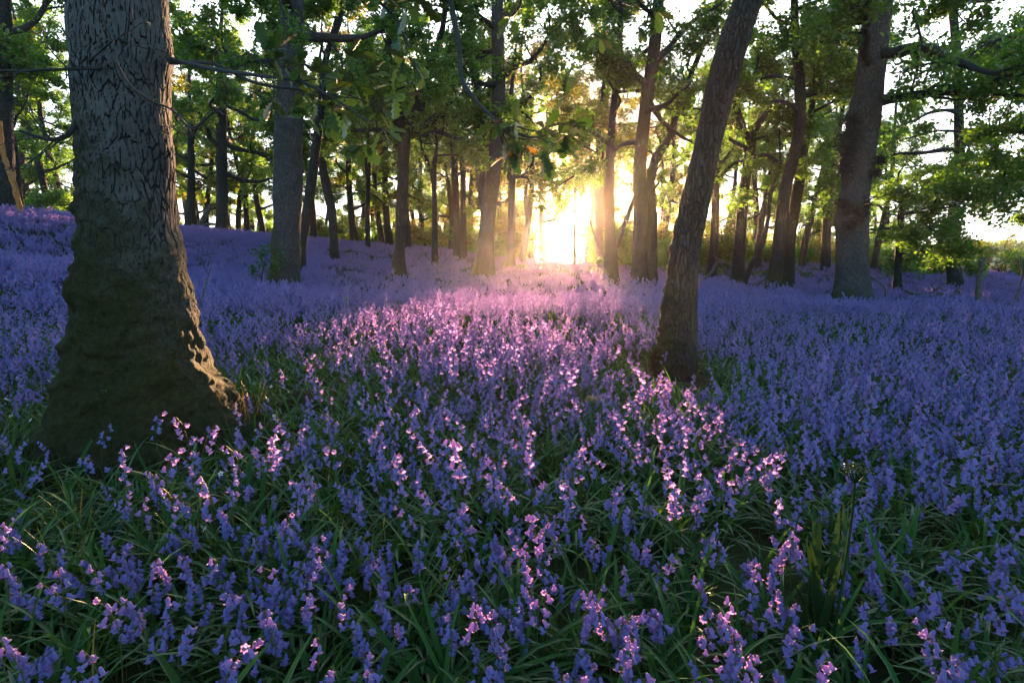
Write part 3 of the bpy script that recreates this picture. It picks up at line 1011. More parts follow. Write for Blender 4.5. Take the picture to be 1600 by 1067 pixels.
add_branch(SPEC["twin"][0], px_path([(1017, 448, 15.3), (1017, 400, 15.3), (1018, 340, 15.4), (1016, 290, 15.5), (1024, 250, 15.6), (1048, 210, 15.7), (1062, 160, 15.8), (1095, 80, 16)]), 0.19, 0.06, "fork", M_BARK_DARK, n=16, twigs=14, leaves=18, tl=1.3, seed=5)
oak("pale", "short pale trunk behind the dead brushwood, seen just past the leaning oak", 22,
    [(443, 1098, 1124), (425, 1103, 1121), (390, 1108, 1122), (330, 1111, 1124), (270, 1113, 1125)], 9, [3.6, 4.2, 5.0, 6.0, 7.2], moss_h=0.4, length=(1.8, 3.0), leaf=0.12)
oak("wye", "dark oak that splits in two above the dead brushwood", 17,
    [(450, 1140, 1164), (420, 1143, 1163), (380, 1147, 1165), (330, 1151, 1168), (280, 1157, 1173), (235, 1164, 1180)], 4.4,
    [3.6, 3.9, 4.1, 4.3], moss_h=0.5, length=(1.5, 2.4), leaves=18)
for pts, r0, s in (([(1171, 240, 17), (1163, 205, 17), (1150, 160, 16.9), (1158, 100, 16.8), (1150, 20, 16.6), (1140, -60, 16.5)], 0.12, 4), ([(1173, 240, 17), (1182, 200, 17), (1205, 170, 17.1), (1232, 140, 17.2), (1260, 90, 17.3), (1290, 20, 17.5)], 0.11, 6)):
    add_branch(SPEC["wye"][0], px_path(pts), r0, 0.04, "fork", M_BARK_DARK, twigs=14, leaves=20, tl=1.4, seed=s)
oak("sister", "left one of two close leaning trunks before the massive burred oak", 15,
    [(455, 1193, 1222), (420, 1201, 1224), (380, 1207, 1227), (330, 1212, 1233), (290, 1218, 1238), (260, 1226, 1246), (200, 1240, 1258), (130, 1241, 1258), (60, 1236, 1250)], 9.5,
    [4.4, 4.8, 5.4, 6.0, 6.8, 7.6, 8.6], moss_h=0.9, length=(1.8, 3.0), n=30)
oak("brother", "right one of two close leaning trunks before the massive burred oak", 16.5,
    [(455, 1217, 1242), (420, 1222, 1242), (380, 1226, 1243), (330, 1232, 1250), (280, 1241, 1258), (240, 1247, 1262)], 7,
    [4.2, 4.8, 5.4, 6.2], moss_h=0.6, length=(1.6, 2.6))
oak("prop", "slim dark stem sloping up between the splitting oak and the leaning pair", 16,
    [(450, 1159, 1167), (430, 1163, 1172), (400, 1177, 1187), (375, 1188, 1197), (345, 1196, 1203), (300, 1202, 1208)], 4.5,
    [2.6, 3.2, 3.8, 4.2], moss_h=0.3, length=(0.9, 1.6), leaves=10, gen1=4, n=12, flare=0.05, name="young_oak")
oak("thicket", "low spreading oak with drooping leafy boughs right of the massive burred oak", 16,
    [(462, 1394, 1412), (440, 1395, 1410), (410, 1397, 1409), (370, 1400, 1411), (330, 1404, 1413)], 3.4,
    [0.95, 1.1, 1.25, 1.4, 1.6, 1.8, 2.0, 2.3, 2.6, 2.9], length=(1.5, 2.6), leaves=26, elev=(-0.12, 0.16), flat=0.25, az=[0.2, 5.9, 3.4, 6.1, 0.5, 2.7, 5.4, 3.9], n=18, skip=None, moss_h=0.3)
oak("field", "oak at the field edge with a bare pale limb across its trunk", 19,
    [(455, 1480, 1508), (400, 1478, 1500), (340, 1480, 1500), (290, 1486, 1504), (240, 1490, 1508), (180, 1490, 1506), (100, 1488, 1504), (0, 1480, 1494)], 10,
    [2.7, 3.6, 4.2, 4.8, 5.6, 6.4, 7.4, 8.4], length=(2.2, 3.8), leaves=17, flat=0.3, elev=(-0.1, 0.3), moss_h=0.4, az=[0.1, 3.2, 0.6, 2.6, 5.8, 3.8])
add_branch(SPEC["field"][0], px_path([(1432, 325, 18.7), (1465, 316, 18.6), (1500, 318, 18.6), (1535, 321, 18.7)]), 0.07, 0.05, "limb", M_PALE, n=10, seed=2)
oak("roadside", "leafy oak at the right edge whose boughs sweep down over the field", 13,
    [(480, 1665, 1700), (400, 1668, 1698), (300, 1672, 1700), (200, 1676, 1702), (100, 1680, 1704)], 9,
    [1.9, 2.2, 2.6, 2.9, 3.2, 3.6, 3.9, 4.4, 5.0, 5.6, 6.2, 7.0], length=(2.2, 3.6), leaves=30, flat=0.3, elev=(-0.1, 0.25), az=[3.1, 3.5, 2.7, 4.0, 1.0], skip=None)
oak("rim", "dark trunk cut by the left edge with an orange lit broken limb against it", 17,
    [(332, -12, 28), (300, -10, 26), (250, -8, 24), (200, -8, 22), (120, -6, 20), (40, -4, 20)], 10,
    [4.9, 5.6, 6.2, 7.0, 8.0, 9.0], length=(2.4, 3.8), moss_h=0.4, elev=(-0.15, 0.35), leaf=0.12)
oak("lean_grey", "grey leaning trunk second from the left edge on the bank", 18,
    [(335, 26, 38), (300, 24, 35), (260, 20, 31), (220, 16, 26)], 8, [4.6, 5.2, 6.0, 7.0], length=(2.0, 3.2), leaf=0.12, moss_h=0.3)
oak("slim", "slim straight trunk on the crest midway between the bent oak and the forked oak", 29,
    [(388, 571, 579), (340, 571, 578), (280, 572, 579), (220, 572, 578), (150, 571, 577)], 10, [4.6, 5.4, 6.2, 7.2, 8.4], length=(2.2, 3.4), leaf=0.13, n=14, moss_h=0.3)
oak("bare", "thin trunk with a high fork, in front of the crest right of the forked oak", 20,
    [(417, 674, 685), (370, 675, 684), (320, 675, 683), (265, 674, 682)], 5.2, [4.2, 4.6, 5.0], length=(1.6, 2.6), leaf=0.12, n=14, moss_h=0.3)
add_branch(SPEC["bare"][0], px_path([(679, 300, 20), (672, 262, 20), (660, 235, 20), (655, 200, 20)]), 0.07, 0.03, "fork", M_BARK_DARK, twigs=6, leaves=12, tl=1.0, seed=8)
oak("pair", "left trunk of a close pair on the crest behind the edge oak", 27,
    [(398, 708, 720), (350, 708, 719), (290, 706, 717), (230, 704, 714)], 10, [4.4, 5.2, 6.0, 7.0, 8.2], length=(2.0, 3.4), leaf=0.13, n=16, moss_h=0.3)
oak("mate", "right trunk of a close pair on the crest behind the edge oak", 26,
    [(400, 719, 730), (350, 719, 729), (290, 719, 728), (230, 718, 727)], 10, [4.4, 5.2, 6.2, 7.2, 8.4], length=(2.0, 3.2), leaf=0.13, n=16, moss_h=0.3)
oak("golden", "backlit gold leaved oak left of the setting sun", 22,
    [(421, 788, 806), (400, 791, 804), (350, 793, 805), (300, 794, 805), (240, 796, 806)], 9, [3.0, 3.5, 4.0, 4.6, 5.4, 6.4, 7.6], length=(1.6, 2.6), leaf=0.11, n=18, crown_mat=M_LEAF_BACKLIT_GOLD, moss_h=0.5, leaves=15, az=[3.1, 1.6, 4.6, 2.4, 3.9])
add_branch(SPEC["golden"][0], px_path([(802, 275, 22), (830, 272, 21.8), (858, 282, 21.6), (884, 296, 21.5)]), 0.05, 0.015, twigs=26, seed=35, leaves=15, leaf_size=0.11, tl=0.9, lmat=M_LEAF_BACKLIT_GOLD)
oak("sapling", "bare slender sapling standing in front of the setting sun", 30,
    [(418, 895.5, 900), (380, 896, 899.5), (340, 896.5, 899.5), (300, 897, 899.5)], 5.5, [4.0, 4.6, 5.2], length=(0.9, 1.5), leaf=0.1, n=10, gen1=4, leaves=8, name="young_oak", moss_h=0.1, skip=None)
oak("slope", "stout grey trunk on the crest with a broken slanting bough beside it", 28,
    [(356, 288, 310), (320, 291, 306), (280, 293, 305), (230, 293, 304)], 10, [3.6, 4.4, 5.2, 6.2, 7.4], length=(2.4, 3.6), leaf=0.14, crown_mat=M_LEAF_BACKLIT_GOLD, leaves=13)


# ------------------------------------------------------------------ far trees: a few kinds, copied
def kids(o):
    return list(o.children)


_children = {}


def copy_tree(src, parts, loc, rz, s):
    c = src.copy()
    COL.objects.link(c)
    c.location, c.rotation_euler, c.scale = loc, (0, 0, rz), (s, s, s)
    for p in parts:
        q = p.copy()
        COL.objects.link(q)
        q.parent = c
    return c


def far_kind(seed, golden=False, lean=0.0, h=13.0, low=2.6, r=0.19):
    e = empty("oak_tree", (0, 0, 0))
    rng = np.random.RandomState(seed)
    z = np.linspace(-0.5, h, 9)
    p = np.stack([lean * z + 0.25 * np.sin(z * 0.5 + seed), 0.25 * np.cos(z * 0.43 + seed * 2) - 0.25 * math.cos(seed * 2), z], -1)
    p[:, 0] -= 0.25 * math.sin(seed)
    rad = r * (1.15 - 0.95 * np.linspace(0, 1, 9) ** 1.2)
    make_trunk(p, rad, 14, 40, e, M_BARK_DARK, moss_h=0.6, seed=seed)
    S, D, L, Rr = limbs_on(p, rad, np.linspace(low, h - 0.5, 11), seed, (2.0, 3.8), elev=(-0.1, 0.5))
    grow_crown(e, S, D, L, Rr, seed, leaves=36, leaf_size=0.15, mat=M_LEAF_BACKLIT_GOLD if golden else M_LEAF, gen1=6, gen2=5, jit=0.13)
    return e


def bush_kind(seed, h=3.0, w=2.2, golden=False):
    e = empty("hawthorn_bush", (0, 0, 0))
    rng = np.random.RandomState(seed)
    k = 7
    S = np.stack([rng.normal(0, 0.25, k), rng.normal(0, 0.25, k), np.full(k, -0.2)], -1)
    a = np.arange(k) * 6.283 / k + rng.uniform(0, 1)
    D = np.stack([np.cos(a) * 0.7, np.sin(a) * 0.7, np.full(k, 0.75)], -1)
    grow_crown(e, S, D, np.full(k, h * 1.05) * rng.uniform(0.6, 1.1, k), np.full(k, 0.05), seed, leaves=30, leaf_size=0.15, mat=M_LEAF_BACKLIT_GOLD if golden else M_LEAF, gen1=7, gen2=5, wob=0.28, jit=0.13, name_limb="stem")
    return e


kinds = [far_kind(41), far_kind(42, lean=0.05, low=2.0), far_kind(43, golden=True, low=2.2), far_kind(44, lean=-0.05, h=12, low=3.2), far_kind(45, h=14, r=0.24, low=3.6), far_kind(46, h=13, low=4.9, golden=True)]
bushes = [bush_kind(51), bush_kind(52, h=2.4), bush_kind(53, h=3.4, golden=True)]
bpy.context.view_layer.update()
KP = [kids(k) for k in kinds]
BP = [kids(b) for b in bushes]

# px of the foot, distance, kind, scale, and between which named trees it shows
FAR = [
    (48, 30, 1, 0.9, 0), (63, 36, 0, 0.9, 0), (84, 27, 3, 0.75, 0), (104, 34, 4, 0.8, 0),
    (280, 34, 0, 0.9, 1), (315, 40, 2, 0.9, 1), (326, 33, 1, 0.7, 1),
    (358, 30, 4, 0.8, 2), (376, 37, 1, 0.85, 2), (388, 33, 3, 0.8, 2), (398, 44, 0, 0.9, 2), (415, 36, 2, 0.9, 2),
    (490, 29, 0, 0.8, 3), (555, 33, 2, 0.95, 4), (566, 46, 0, 0.9, 4), (585, 42, 3, 0.8, 4), (598, 36, 0, 0.85, 4), (609, 33, 4, 0.8, 4),
    (638, 30, 0, 0.85, 5), (648, 44, 3, 0.9, 5), (662, 38, 2, 0.9, 5), (694, 42, 1, 0.9, 5), (704, 34, 0, 0.8, 5), (738, 38, 4, 0.85, 5),
    (776, 40, 2, 0.85, 6), (806, 46, 4, 0.95, 6), (832, 38, 5, 1.0, 11), (943, 36, 5, 1.0, 11), (938, 29, 5, 0.9, 11), (915, 58, 5, 1.2, 11), (815, 28, 5, 0.8, 11), (849, 56, 4, 1.25, 11), 
    (1036, 34, 4, 0.85, 7), (1088, 36, 2, 0.9, 8), (1131, 40, 0, 0.9, 8), (1176, 34, 3, 0.9, 8), (1186, 27, 0, 0.75, 8), (1254, 30, 1, 0.85, 9), (1285, 36, 0, 0.9, 9), (1292, 27, 4, 0.8, 9),
    (1366, 27, 1, 0.7, 10), (1378, 40, 3, 0.8, 10),
]
ZONE = ["between the left edge and the huge mossy oak", "between the huge mossy oak and the dark plain trunk", "between the dark plain trunk and the straight grey oak",
        "between the straight grey oak and the bent oak", "between the bent oak and the forked oak", "between the forked oak and the edge oak", "between the edge oak and the setting sun",
        "between the twin trunk oak and the leaning oak", "between the leaning oak and the leaning pair", "between the leaning pair and the burred oak", "right of the massive burred oak", "in the glare of the setting sun"]
ORD = ["first", "second", "third", "fourth", "fifth", "sixth", "seventh"]
cnt = {}
for px, Y, k, s, zn in FAR:
    p = at(px, 400, Y)
    z = g1(p.x, Y)
    o = copy_tree(kinds[k], KP[k], (p.x, Y, z), (px * 1.7) % 6.28 if k not in (1, 3) else ((px % 3) - 1) * 0.4, s)
    i = cnt.get(zn, 0)
    cnt[zn] = i + 1
    kindw = "far trunk"
    tag(o, f"{ORD[i]} {kindw} {ZONE[zn]}", "tree", "distant oaks on the far side of the wood")
# deeper rows behind, seen only as trunks and crowns between the others
rb = random.Random(5)
BACK = []
for i in range(26):
    px = -60 + i * 68 + rb.uniform(-25, 25)
    if 770 < px < 985 or px > 1390:
        continue
    BACK.append((px, rb.uniform(48, 72), rb.choice([0, 1, 2, 3, 4]), rb.uniform(0.9, 1.15)))
for i, (px, Y, k, s) in enumerate(BACK):
    p = at(px, 400, Y)
    o = copy_tree(kinds[k], KP[k], (p.x, Y, g1(p.x, Y)), rb.uniform(0, 6.28) if k not in (1, 3) else rb.uniform(-0.5, 0.5), s)
    side = "left" if px < 850 else "right"
    tag(o, f"pale far oak in the hindmost row, {side} of the setting sun", "tree", f"hindmost oaks {side} of the sun")
# understory bushes
BUSH = [(20, 30, 0, .8), (70, 26, 1, .8), (130, 36, 2, .9), (300, 42, 0, .9), (365, 44, 2, .8), (410, 42, 1, .9), (500, 38, 0, .9), (545, 44, 2, .9), (600, 40, 1, 1.0), (650, 40, 0, 1.0),
        (690, 36, 2, .9), (715, 44, 1, 1.1), (745, 34, 0, .9), (752, 42, 2, 1.0), (768, 31, 1, .7), (792, 36, 2, 1.1), (789, 43, 0, 1.3), (690, 46, 0, 1.2), (725, 40, 1, 1.1), (745, 50, 1, 1.2), (772, 52, 2, 1.1), (670, 50, 2, 1.2), (630, 48, 0, 1.2), (575, 50, 1, 1.2),
        (985, 33, 2, .9), (962, 46, 1, 1.1), (1010, 42, 0, 1.1), (1030, 29, 1, .8), (1062, 36, 2, 1.0), (1090, 46, 0, 1.1), (1130, 32, 1, .9), (1165, 40, 2, 1.0), (1200, 34, 0, .9),
        (1250, 40, 1, .9), (1275, 33, 2, .7), (1350, 36, 0, .8), (1385, 30, 1, .7), (940, 62, 0, 1.2), (975, 66, 1, 1.3), (964, 37, 0, 1.35), (976, 41, 0, 1.3), (955, 56, 0, 1.2), (985, 50, 1, 1.2), (1000, 34, 0, .9), (1020, 52, 0, 1.2), (1045, 46, 1, 1.2), (972, 30, 1, 1.15), (1075, 52, 2, 1.2), (1110, 52, 0, 1.2), (1150, 48, 1, 1.2), (1190, 46, 0, 1.1), (1230, 50, 2, 1.2), (1412, 24, 1, .7), (1462, 27, 0, .65), (1515, 22, 1, .5), (1565, 27, 2, .6), (1610, 24, 0, .6), (1060, 26, 0, .7), (1100, 27, 1, .8), (1140, 26, 2, .75)]
for i, (px, Y, k, s) in enumerate(BUSH):
    p = at(px, 400, Y)
    o = copy_tree(bushes[k], BP[k], (p.x, Y, g1(p.x, Y)), px % 6.28, s)
    side = "left of the sun" if px < 880 else "right of the sun"
    hue = "backlit gold leaved" if k == 2 else ("low green" if k == 1 else "tall green")
    tag(o, f"{hue} bush low among the far trunks {side}", "bush", f"{hue} understory bushes {side}")
for lst, parts in ((kinds, KP), (bushes, BP)):
    for k, ps in zip(lst, parts):
        for q in ps:
            bpy.data.objects.remove(q)
        bpy.data.objects.remove(k)

# far-off wood beyond the field, one mass
rw = np.random.RandomState(3)
M = 26000
px = rw.uniform(-500, 2100, M)
gap = (px > 800) & (px < 985)
Yt = rw.uniform(120, 140, M)
xs = (px - 800) / FPX * Yt / 0.988
hh = np.where(px > 1400, 3.5, 6.0) * (0.55 + 0.45 * np.abs(np.sin(xs * 0.13)) * np.abs(np.cos(xs * 0.047 + 1)))
pos = np.stack([xs, Yt, gz(xs, Yt) + rw.uniform(0, 1, M) ** 0.8 * hh], -1)[~gap]
V, f = leaf_quads(rw, pos, 1.1, up=0.2)
g = Geo()
g.add(V, f)
tag(g.obj("treeline", [M_LEAF], smooth=False), "hazy far wood along the horizon beyond the field", None, None, "stuff")

# the sun itself
m, t, out = nodes_mat("sun_disc")
em = N(t, "ShaderNodeEmission")
em.inputs[0].default_value = (1, 0.72, 0.38, 1)
em.inputs[1].default_value = 40
ad = N(t, "ShaderNodeAddShader")          # glowing gas: it shines and lets the lamp's light through
tp = N(t, "ShaderNodeBsdfTransparent")
t.links.new(em.outputs[0], ad.inputs[0])
t.links.new(tp.outputs[0], ad.inputs[1])
t.links.new(ad.outputs[0], out.inputs[0])
import bmesh
bm = bmesh.new()
bmesh.ops.create_uvsphere(bm, u_segments=32, v_segments=16, radius=1200 * math.tan(R_(0.55)))
me = bpy.data.meshes.new("sun")
bm.to_mesh(me)
bm.free()
me.materials.append(m)
so = bpy.data.objects.new("sun", me)
COL.objects.link(so)
so.location = Vector((0, 0, CAM_H)) + SUN * 1200
tag(so, "low setting sun glaring between the trunks", None, None, "structure")

# ------------------------------------------------------------------ dead wood and single plants
def dead_thing(name, label, paths, loc, mat=M_DEAD, cat="dead branch", part="branch"):
    e = empty(name, loc)
    tag(e, label, cat)
    for i, (pts, r0, r1, tw) in enumerate(paths):
        add_branch(e, px_path(pts), r0, r1, part if i else "stem", mat, n=10, twigs=tw, seed=i + 3, tl=0.5)
    return e


def foot(px, py, Y):
    p = at(px, py, Y)
    return (p.x, p.y, g1(p.x, p.y))


dead_thing("brushwood", "tangle of dead fallen boughs between the pale trunk and the splitting oak",
           [([(1082, 450, 17), (1110, 428, 17), (1122, 410, 17), (1135, 425, 17), (1150, 440, 17)], 0.05, 0.02, 6),
            ([(1120, 408, 17), (1140, 415, 17), (1165, 440, 16.8)], 0.04, 0.02, 6),
            ([(1105, 448, 16.9), (1140, 438, 16.8), (1185, 446, 16.6), (1215, 430, 16.6)], 0.04, 0.015, 8),
            ([(1165, 452, 16.5), (1190, 440, 16.5), (1205, 425, 16.5)], 0.035, 0.015, 7),
            ([(1100, 456, 16.6), (1150, 450, 16.4), (1200, 452, 16.2)], 0.035, 0.02, 8)], foot(1130, 450, 17), cat="brushwood")
dead_thing("fallen_branch", "forked fallen bough lying right of the low spreading oak",
           [([(1415, 455, 13), (1440, 460, 13), (1460, 455, 13), (1480, 440, 13)], 0.035, 0.015, 2),
            ([(1457, 475, 13), (1460, 455, 13), (1455, 445, 13)], 0.03, 0.015, 1),
            ([(1460, 458, 13), (1485, 460, 13), (1500, 448, 13)], 0.025, 0.012, 2)], foot(1455, 475, 13))
dead_thing("fallen_branch", "small twiggy fallen bough just left of the dead snag",
           [([(1480, 470, 12.5), (1490, 462, 12.5), (1500, 478, 12.5)], 0.025, 0.012, 3),
            ([(1490, 464, 12.5), (1498, 455, 12.5), (1504, 470, 12.5)], 0.02, 0.01, 3)], foot(1490, 478, 12.5))
dead_thing("fallen_branch", "curved dead stick arching at the foot of the massive burred oak",
           [([(1358, 432, 12.2), (1372, 440, 12.2), (1383, 452, 12.2), (1384, 475, 12.2)], 0.022, 0.012, 2)], foot(1384, 475, 12.2))
dead_thing("dead_snag", "dark dead snag standing upright like a post near the right edge",
           [([(1526, 500, 10.5), (1528, 470, 10.5), (1531, 430, 10.5), (1537, 403, 10.5)], 0.066, 0.03, 2)], foot(1526, 490, 10.5), cat="dead tree")
dead_thing("dead_sapling", "thin curving stem rising from a pale root stub at the far right",
           [([(1576, 490, 10.5), (1588, 465, 10.5), (1597, 430, 10.5), (1594, 400, 10.5)], 0.02, 0.012, 3),
            ([(1563, 492, 10.4), (1572, 482, 10.4), (1580, 474, 10.4)], 0.05, 0.03, 0)], foot(1576, 490, 10.5), cat="dead tree")
dead_thing("broken_limb", "orange lit broken limb leaning on the dark trunk at the left edge",
           [([(34, 335, 15.5), (25, 300, 15.6), (14, 265, 15.8), (4, 235, 16.0), (0, 190, 16.2)], 0.075, 0.05, 2)], foot(34, 335, 15.5), mat=M_ORANGE_LIT, cat="dead branch")
dead_thing("broken_limb", "grey fallen bough slanting beside the stout grey trunk on the crest",
           [([(308, 360, 27), (322, 335, 27), (330, 320, 27.2)], 0.14, 0.08, 3), ([(300, 358, 27), (330, 350, 26.8), (345, 356, 26.5)], 0.08, 0.04, 4)], foot(308, 360, 27))
dead_thing("bare_sapling", "leafless twiggy sapling in the flowers before the high forked trunk",
           [([(683, 430, 15), (684, 410, 15), (690, 390, 15)], 0.012, 0.006, 9), ([(683, 424, 15), (670, 405, 15), (664, 398, 15)], 0.008, 0.005, 5), ([(684, 420, 15), (698, 405, 15), (706, 395, 15)], 0.008, 0.005, 5)], foot(683, 432, 15), cat="sapling")
dead_thing("dry_stalk", "tall thin reddish twig rising beside the huge mossy oak",
           [([(305, 505, 4.2), (314, 470, 4.2), (326, 430, 4.25), (335, 400, 4.3)], 0.006, 0.002, 2)], foot(305, 505, 4.2), cat="twig")
sap = empty("leafy_sapling", foot(408, 440, 11))
tag(sap, "small leafy sapling growing left of the straight grey oak", "sapling")
add_branch(sap, px_path([(408, 452, 11), (410, 425, 11), (418, 395, 11)]), 0.014, 0.006, "stem", twigs=16, leaves=5, leaf_size=0.08, tl=0.5, seed=3, lmat=M_BLADE)

# mossy stump
st = empty("mossy_stump", foot(478, 690, 3.1))
tag(st, "low rounded mossy stump in the grass right of the huge mossy oak", "stump")
c = np.array(st.location)
zz = np.array([-0.1, 0.0, 0.06, 0.11, 0.14, 0.155])
make_trunk(np.stack([np.full(6, c[0]), np.full(6, c[1]), c[2] + zz], -1), np.array([0.15, 0.145, 0.13, 0.1, 0.06, 0.02]), 40, 24, st, M_BARK_BIG, moss_h=2.0, flare=0.1, rough=0.25, seed=8)


# ------------------------------------------------------------------ bluebells
PROF_HI = [(0.0012, 0.002), (0.0035, -0.0003), (0.0044, -0.004), (0.0046, -0.010), (0.0050, -0.0145), (0.0066, -0.0178), (0.0088, -0.0184)]
PROF_MID = [(0.0015, 0.001), (0.0044, -0.004), (0.0049, -0.0135), (0.0088, -0.0185)]
PROF_LO = [(0.002, 0.001), (0.0056, -0.007), (0.0090, -0.0185)]
BELL_HI, BELL_MID, BELL_LO = lathe(PROF_HI, 12, 0.0035), lathe(PROF_MID, 12, 0.003), lathe(PROF_LO, 5, 0.0)


def bell_shape(rng, n):
    """stem path and the bells' (position, matrix) of one plant in its own space (nods towards +x)"""
    h = rng.uniform(0.27, 0.42)
    nod = rng.uniform(0.5, 1.25)
    k = 12
    s = np.linspace(0, 1, k)
    bend = np.clip((s - 0.62) / 0.38, 0, 1)
    ang = 0.05 + nod * 1.25 * bend ** 1.4
    d = np.stack([np.sin(ang), 0.06 * np.sin(s * 5 + rng.uniform(0, 6)), np.cos(ang)], -1)
    P = np.concatenate([[[0, 0, 0]], np.cumsum(d[:-1] * (h / (k - 1)), 0)])
    bells = []
    tt = np.linspace(0.74 - 0.008 * n, 0.995, n)
    for j, t_ in enumerate(tt):
        x = np.array([np.interp(t_ * (k - 1), np.arange(k), P[:, c]) for c in range(3)])
        a = (rng.uniform(-1.0, 1.0) + (0 if rng.rand() < 0.75 else math.pi)) if nod > 0.45 else rng.uniform(-2.4, 2.4)
        out = np.array((math.cos(a), math.sin(a), 0))
        pl = rng.uniform(0.008, 0.016) * (1.25 - 0.5 * j / n)
        p = x + out * pl + np.array((0, 0, pl * 0.35))
        tilt = rng.uniform(0.25, 0.95) if j < n - 2 else rng.uniform(0.1, 0.6)
        axis = np.array((-math.sin(a), math.cos(a), 0))
        rot = Matrix.Rotation(-tilt, 3, Vector(axis))
        sc_b = rng.uniform(1.05, 1.32) * (1.0 if j < n - 2 else 0.8)
        bells.append((x, p, rot, sc_b))
    return P, bells


def stem_geo(g, P, bells, n, mat=0, r=0.0016):
    V, q = tube(P, np.linspace(r * 1.15, r * 0.6, len(P)), n)
    g.add(V, q, mat)
    X = np.array([[b[0], b[0] * 0.4 + b[1] * 0.6 + np.array((0, 0, 0.003)), b[1]] for b in bells])
    V, q = tube_batch(X, np.full((len(bells), 3), r * 0.45), max(3, n - 2))
    g.add(V, q, mat)


def plant_mesh(name, rng, n, bell, sides):
    P, bells = bell_shape(rng, n)
    g = Geo()
    stem_geo(g, P, bells, sides)
    for x, p, rot, s in bells:
        g.add(np.asarray(bell[0]) @ np.array(rot).T * s + p, bell[1], 1)
    return g


def clump_geo(seed, cnt, spread, bell, sides, simple=False):
    rng = np.random.RandomState(seed)
    g = Geo()
    for _ in range(cnt):
        P, bells = bell_shape(rng, rng.randint(5, 10))
        a = rng.uniform(0, 6.28)
        Rz = np.array(((math.cos(a), -math.sin(a), 0), (math.sin(a), math.cos(a), 0), (0, 0, 1)))
        off = np.array((rng.uniform(-spread, spread), rng.uniform(-spread, spread), rng.uniform(-0.04, 0.03)))
        if simple:
            V, q = tube(P[::3], np.linspace(0.002, 0.0014, len(P[::3])), 3)
            g.add(V @ Rz.T + off, q, 0)
        else:
            h = Geo()
            stem_geo(h, P, bells, sides)
            for v, f_ in zip(h.v, h.f):
                g.add(v @ Rz.T + off, f_ - f_.min() if False else f_ - (0 if f_.min() == 0 else f_.min()), 0)
        for x, p, rot, s in bells:
            g.add((np.asarray(bell[0]) @ np.array(rot).T * s * (1.25 if simple else 1.05) + p) @ Rz.T + off, bell[1], 1)
    return g


def proto_coll(name, meshes):
    c = bpy.data.collections.new(name)
    for i, me in enumerate(meshes):
        o = bpy.data.objects.new(f"{name}_{i:02d}", me)
        c.objects.link(o)
    return c


def scatter(name, label, coll, pos, rot, scl, idx):
    """one object: points that carry instances (stuff nobody could count)"""
    me = bpy.data.meshes.new(name)
    me.vertices.add(len(pos))
    me.vertices.foreach_set("co", np.asarray(pos, np.float32).ravel())
    a = me.attributes.new("rot", 'FLOAT_VECTOR', 'POINT')
    a.data.foreach_set("vector", np.asarray(rot, np.float32).ravel())
    a = me.attributes.new("scl", 'FLOAT', 'POINT')
    a.data.foreach_set("value", np.asarray(scl, np.float32))
    a = me.attributes.new("idx", 'INT', 'POINT')
    a.data.foreach_set("value", np.asarray(idx, np.int32))
    o = bpy.data.objects.new(name, me)
    COL.objects.link(o)
    ng = bpy.data.node_groups.new(name + "_scatter", 'GeometryNodeTree')
    ng.interface.new_socket("Geometry", in_out='INPUT', socket_type='NodeSocketGeometry')
    ng.interface.new_socket("Geometry", in_out='OUTPUT', socket_type='NodeSocketGeometry')
    gi, go = ng.nodes.new("NodeGroupInput"), ng.nodes.new("NodeGroupOutput")
    iop = ng.nodes.new("GeometryNodeInstanceOnPoints")
    ci = ng.nodes.new("GeometryNodeCollectionInfo")
    ci.inputs["Collection"].default_value = coll
    ci.inputs["Separate Children"].default_value = True
    ci.inputs["Reset Children"].default_value = True

    def na(nm, ty):
        n_ = ng.nodes.new("GeometryNodeInputNamedAttribute")
        n_.data_type = ty
        n_.inputs["Name"].default_value = nm
        return n_.outputs["Attribute"]
    e2r = ng.nodes.new("FunctionNodeEulerToRotation")
    ng.links.new(na("rot", 'FLOAT_VECTOR'), e2r.inputs[0])
    ng.links.new(gi.outputs[0], iop.inputs["Points"])
    ng.links.new(ci.outputs[0], iop.inputs["Instance"])
    iop.inputs["Pick Instance"].default_value = True
    ng.links.new(na("idx", 'INT'), iop.inputs["Instance Index"])
    ng.links.new(e2r.outputs[0], iop.inputs["Rotation"])
    ng.links.new(na("scl", 'FLOAT'), iop.inputs["Scale"])
    ng.links.new(iop.outputs[0], go.inputs[0])
    md = o.modifiers.new("scatter", 'NODES')
    md.node_group = ng
    tag(o, label, None, None, "stuff")
    return o


def patchy(x, y, s, seed):
    """smooth clumpiness 0..1"""
    v = (np.sin(x * s * 1.9 + seed) * np.cos(y * s * 1.7 - seed * 1.3) + np.sin((x + y) * s * 1.1 + 2.2 * seed) * np.cos((x - y) * s * 1.3 + seed)
         + 0.6 * np.sin(x * s * 4.3 - seed) * np.sin(y * s * 4.7 + seed * 2))
    return np.clip(0.5 + v * 0.28, 0, 1)


TRUNKS = [(T1.location.x, T1.location.y, 0.46)] + [(e_.location.x, e_.location.y, 0.30 + 0.2 * (k_ in ("burred", "straight"))) for k_, (e_, _p, _r) in SPEC.items()]


def free(x, y, m=0.0):
    ok = np.ones(len(x), bool)
    for tx, ty, r in TRUNKS:
        ok &= (x - tx) ** 2 + (y - ty) ** 2 > (r + m) ** 2
    return ok


def wedge(rng, n, y0, y1, half=1.04, extra=0.75):
    """random ground points in the camera's field of view between two distances"""
    y = np.sqrt(rng.uniform(y0 ** 2, y1 ** 2, n))
    x = rng.uniform(-1, 1, n) * (y * half + extra)
    return x, y


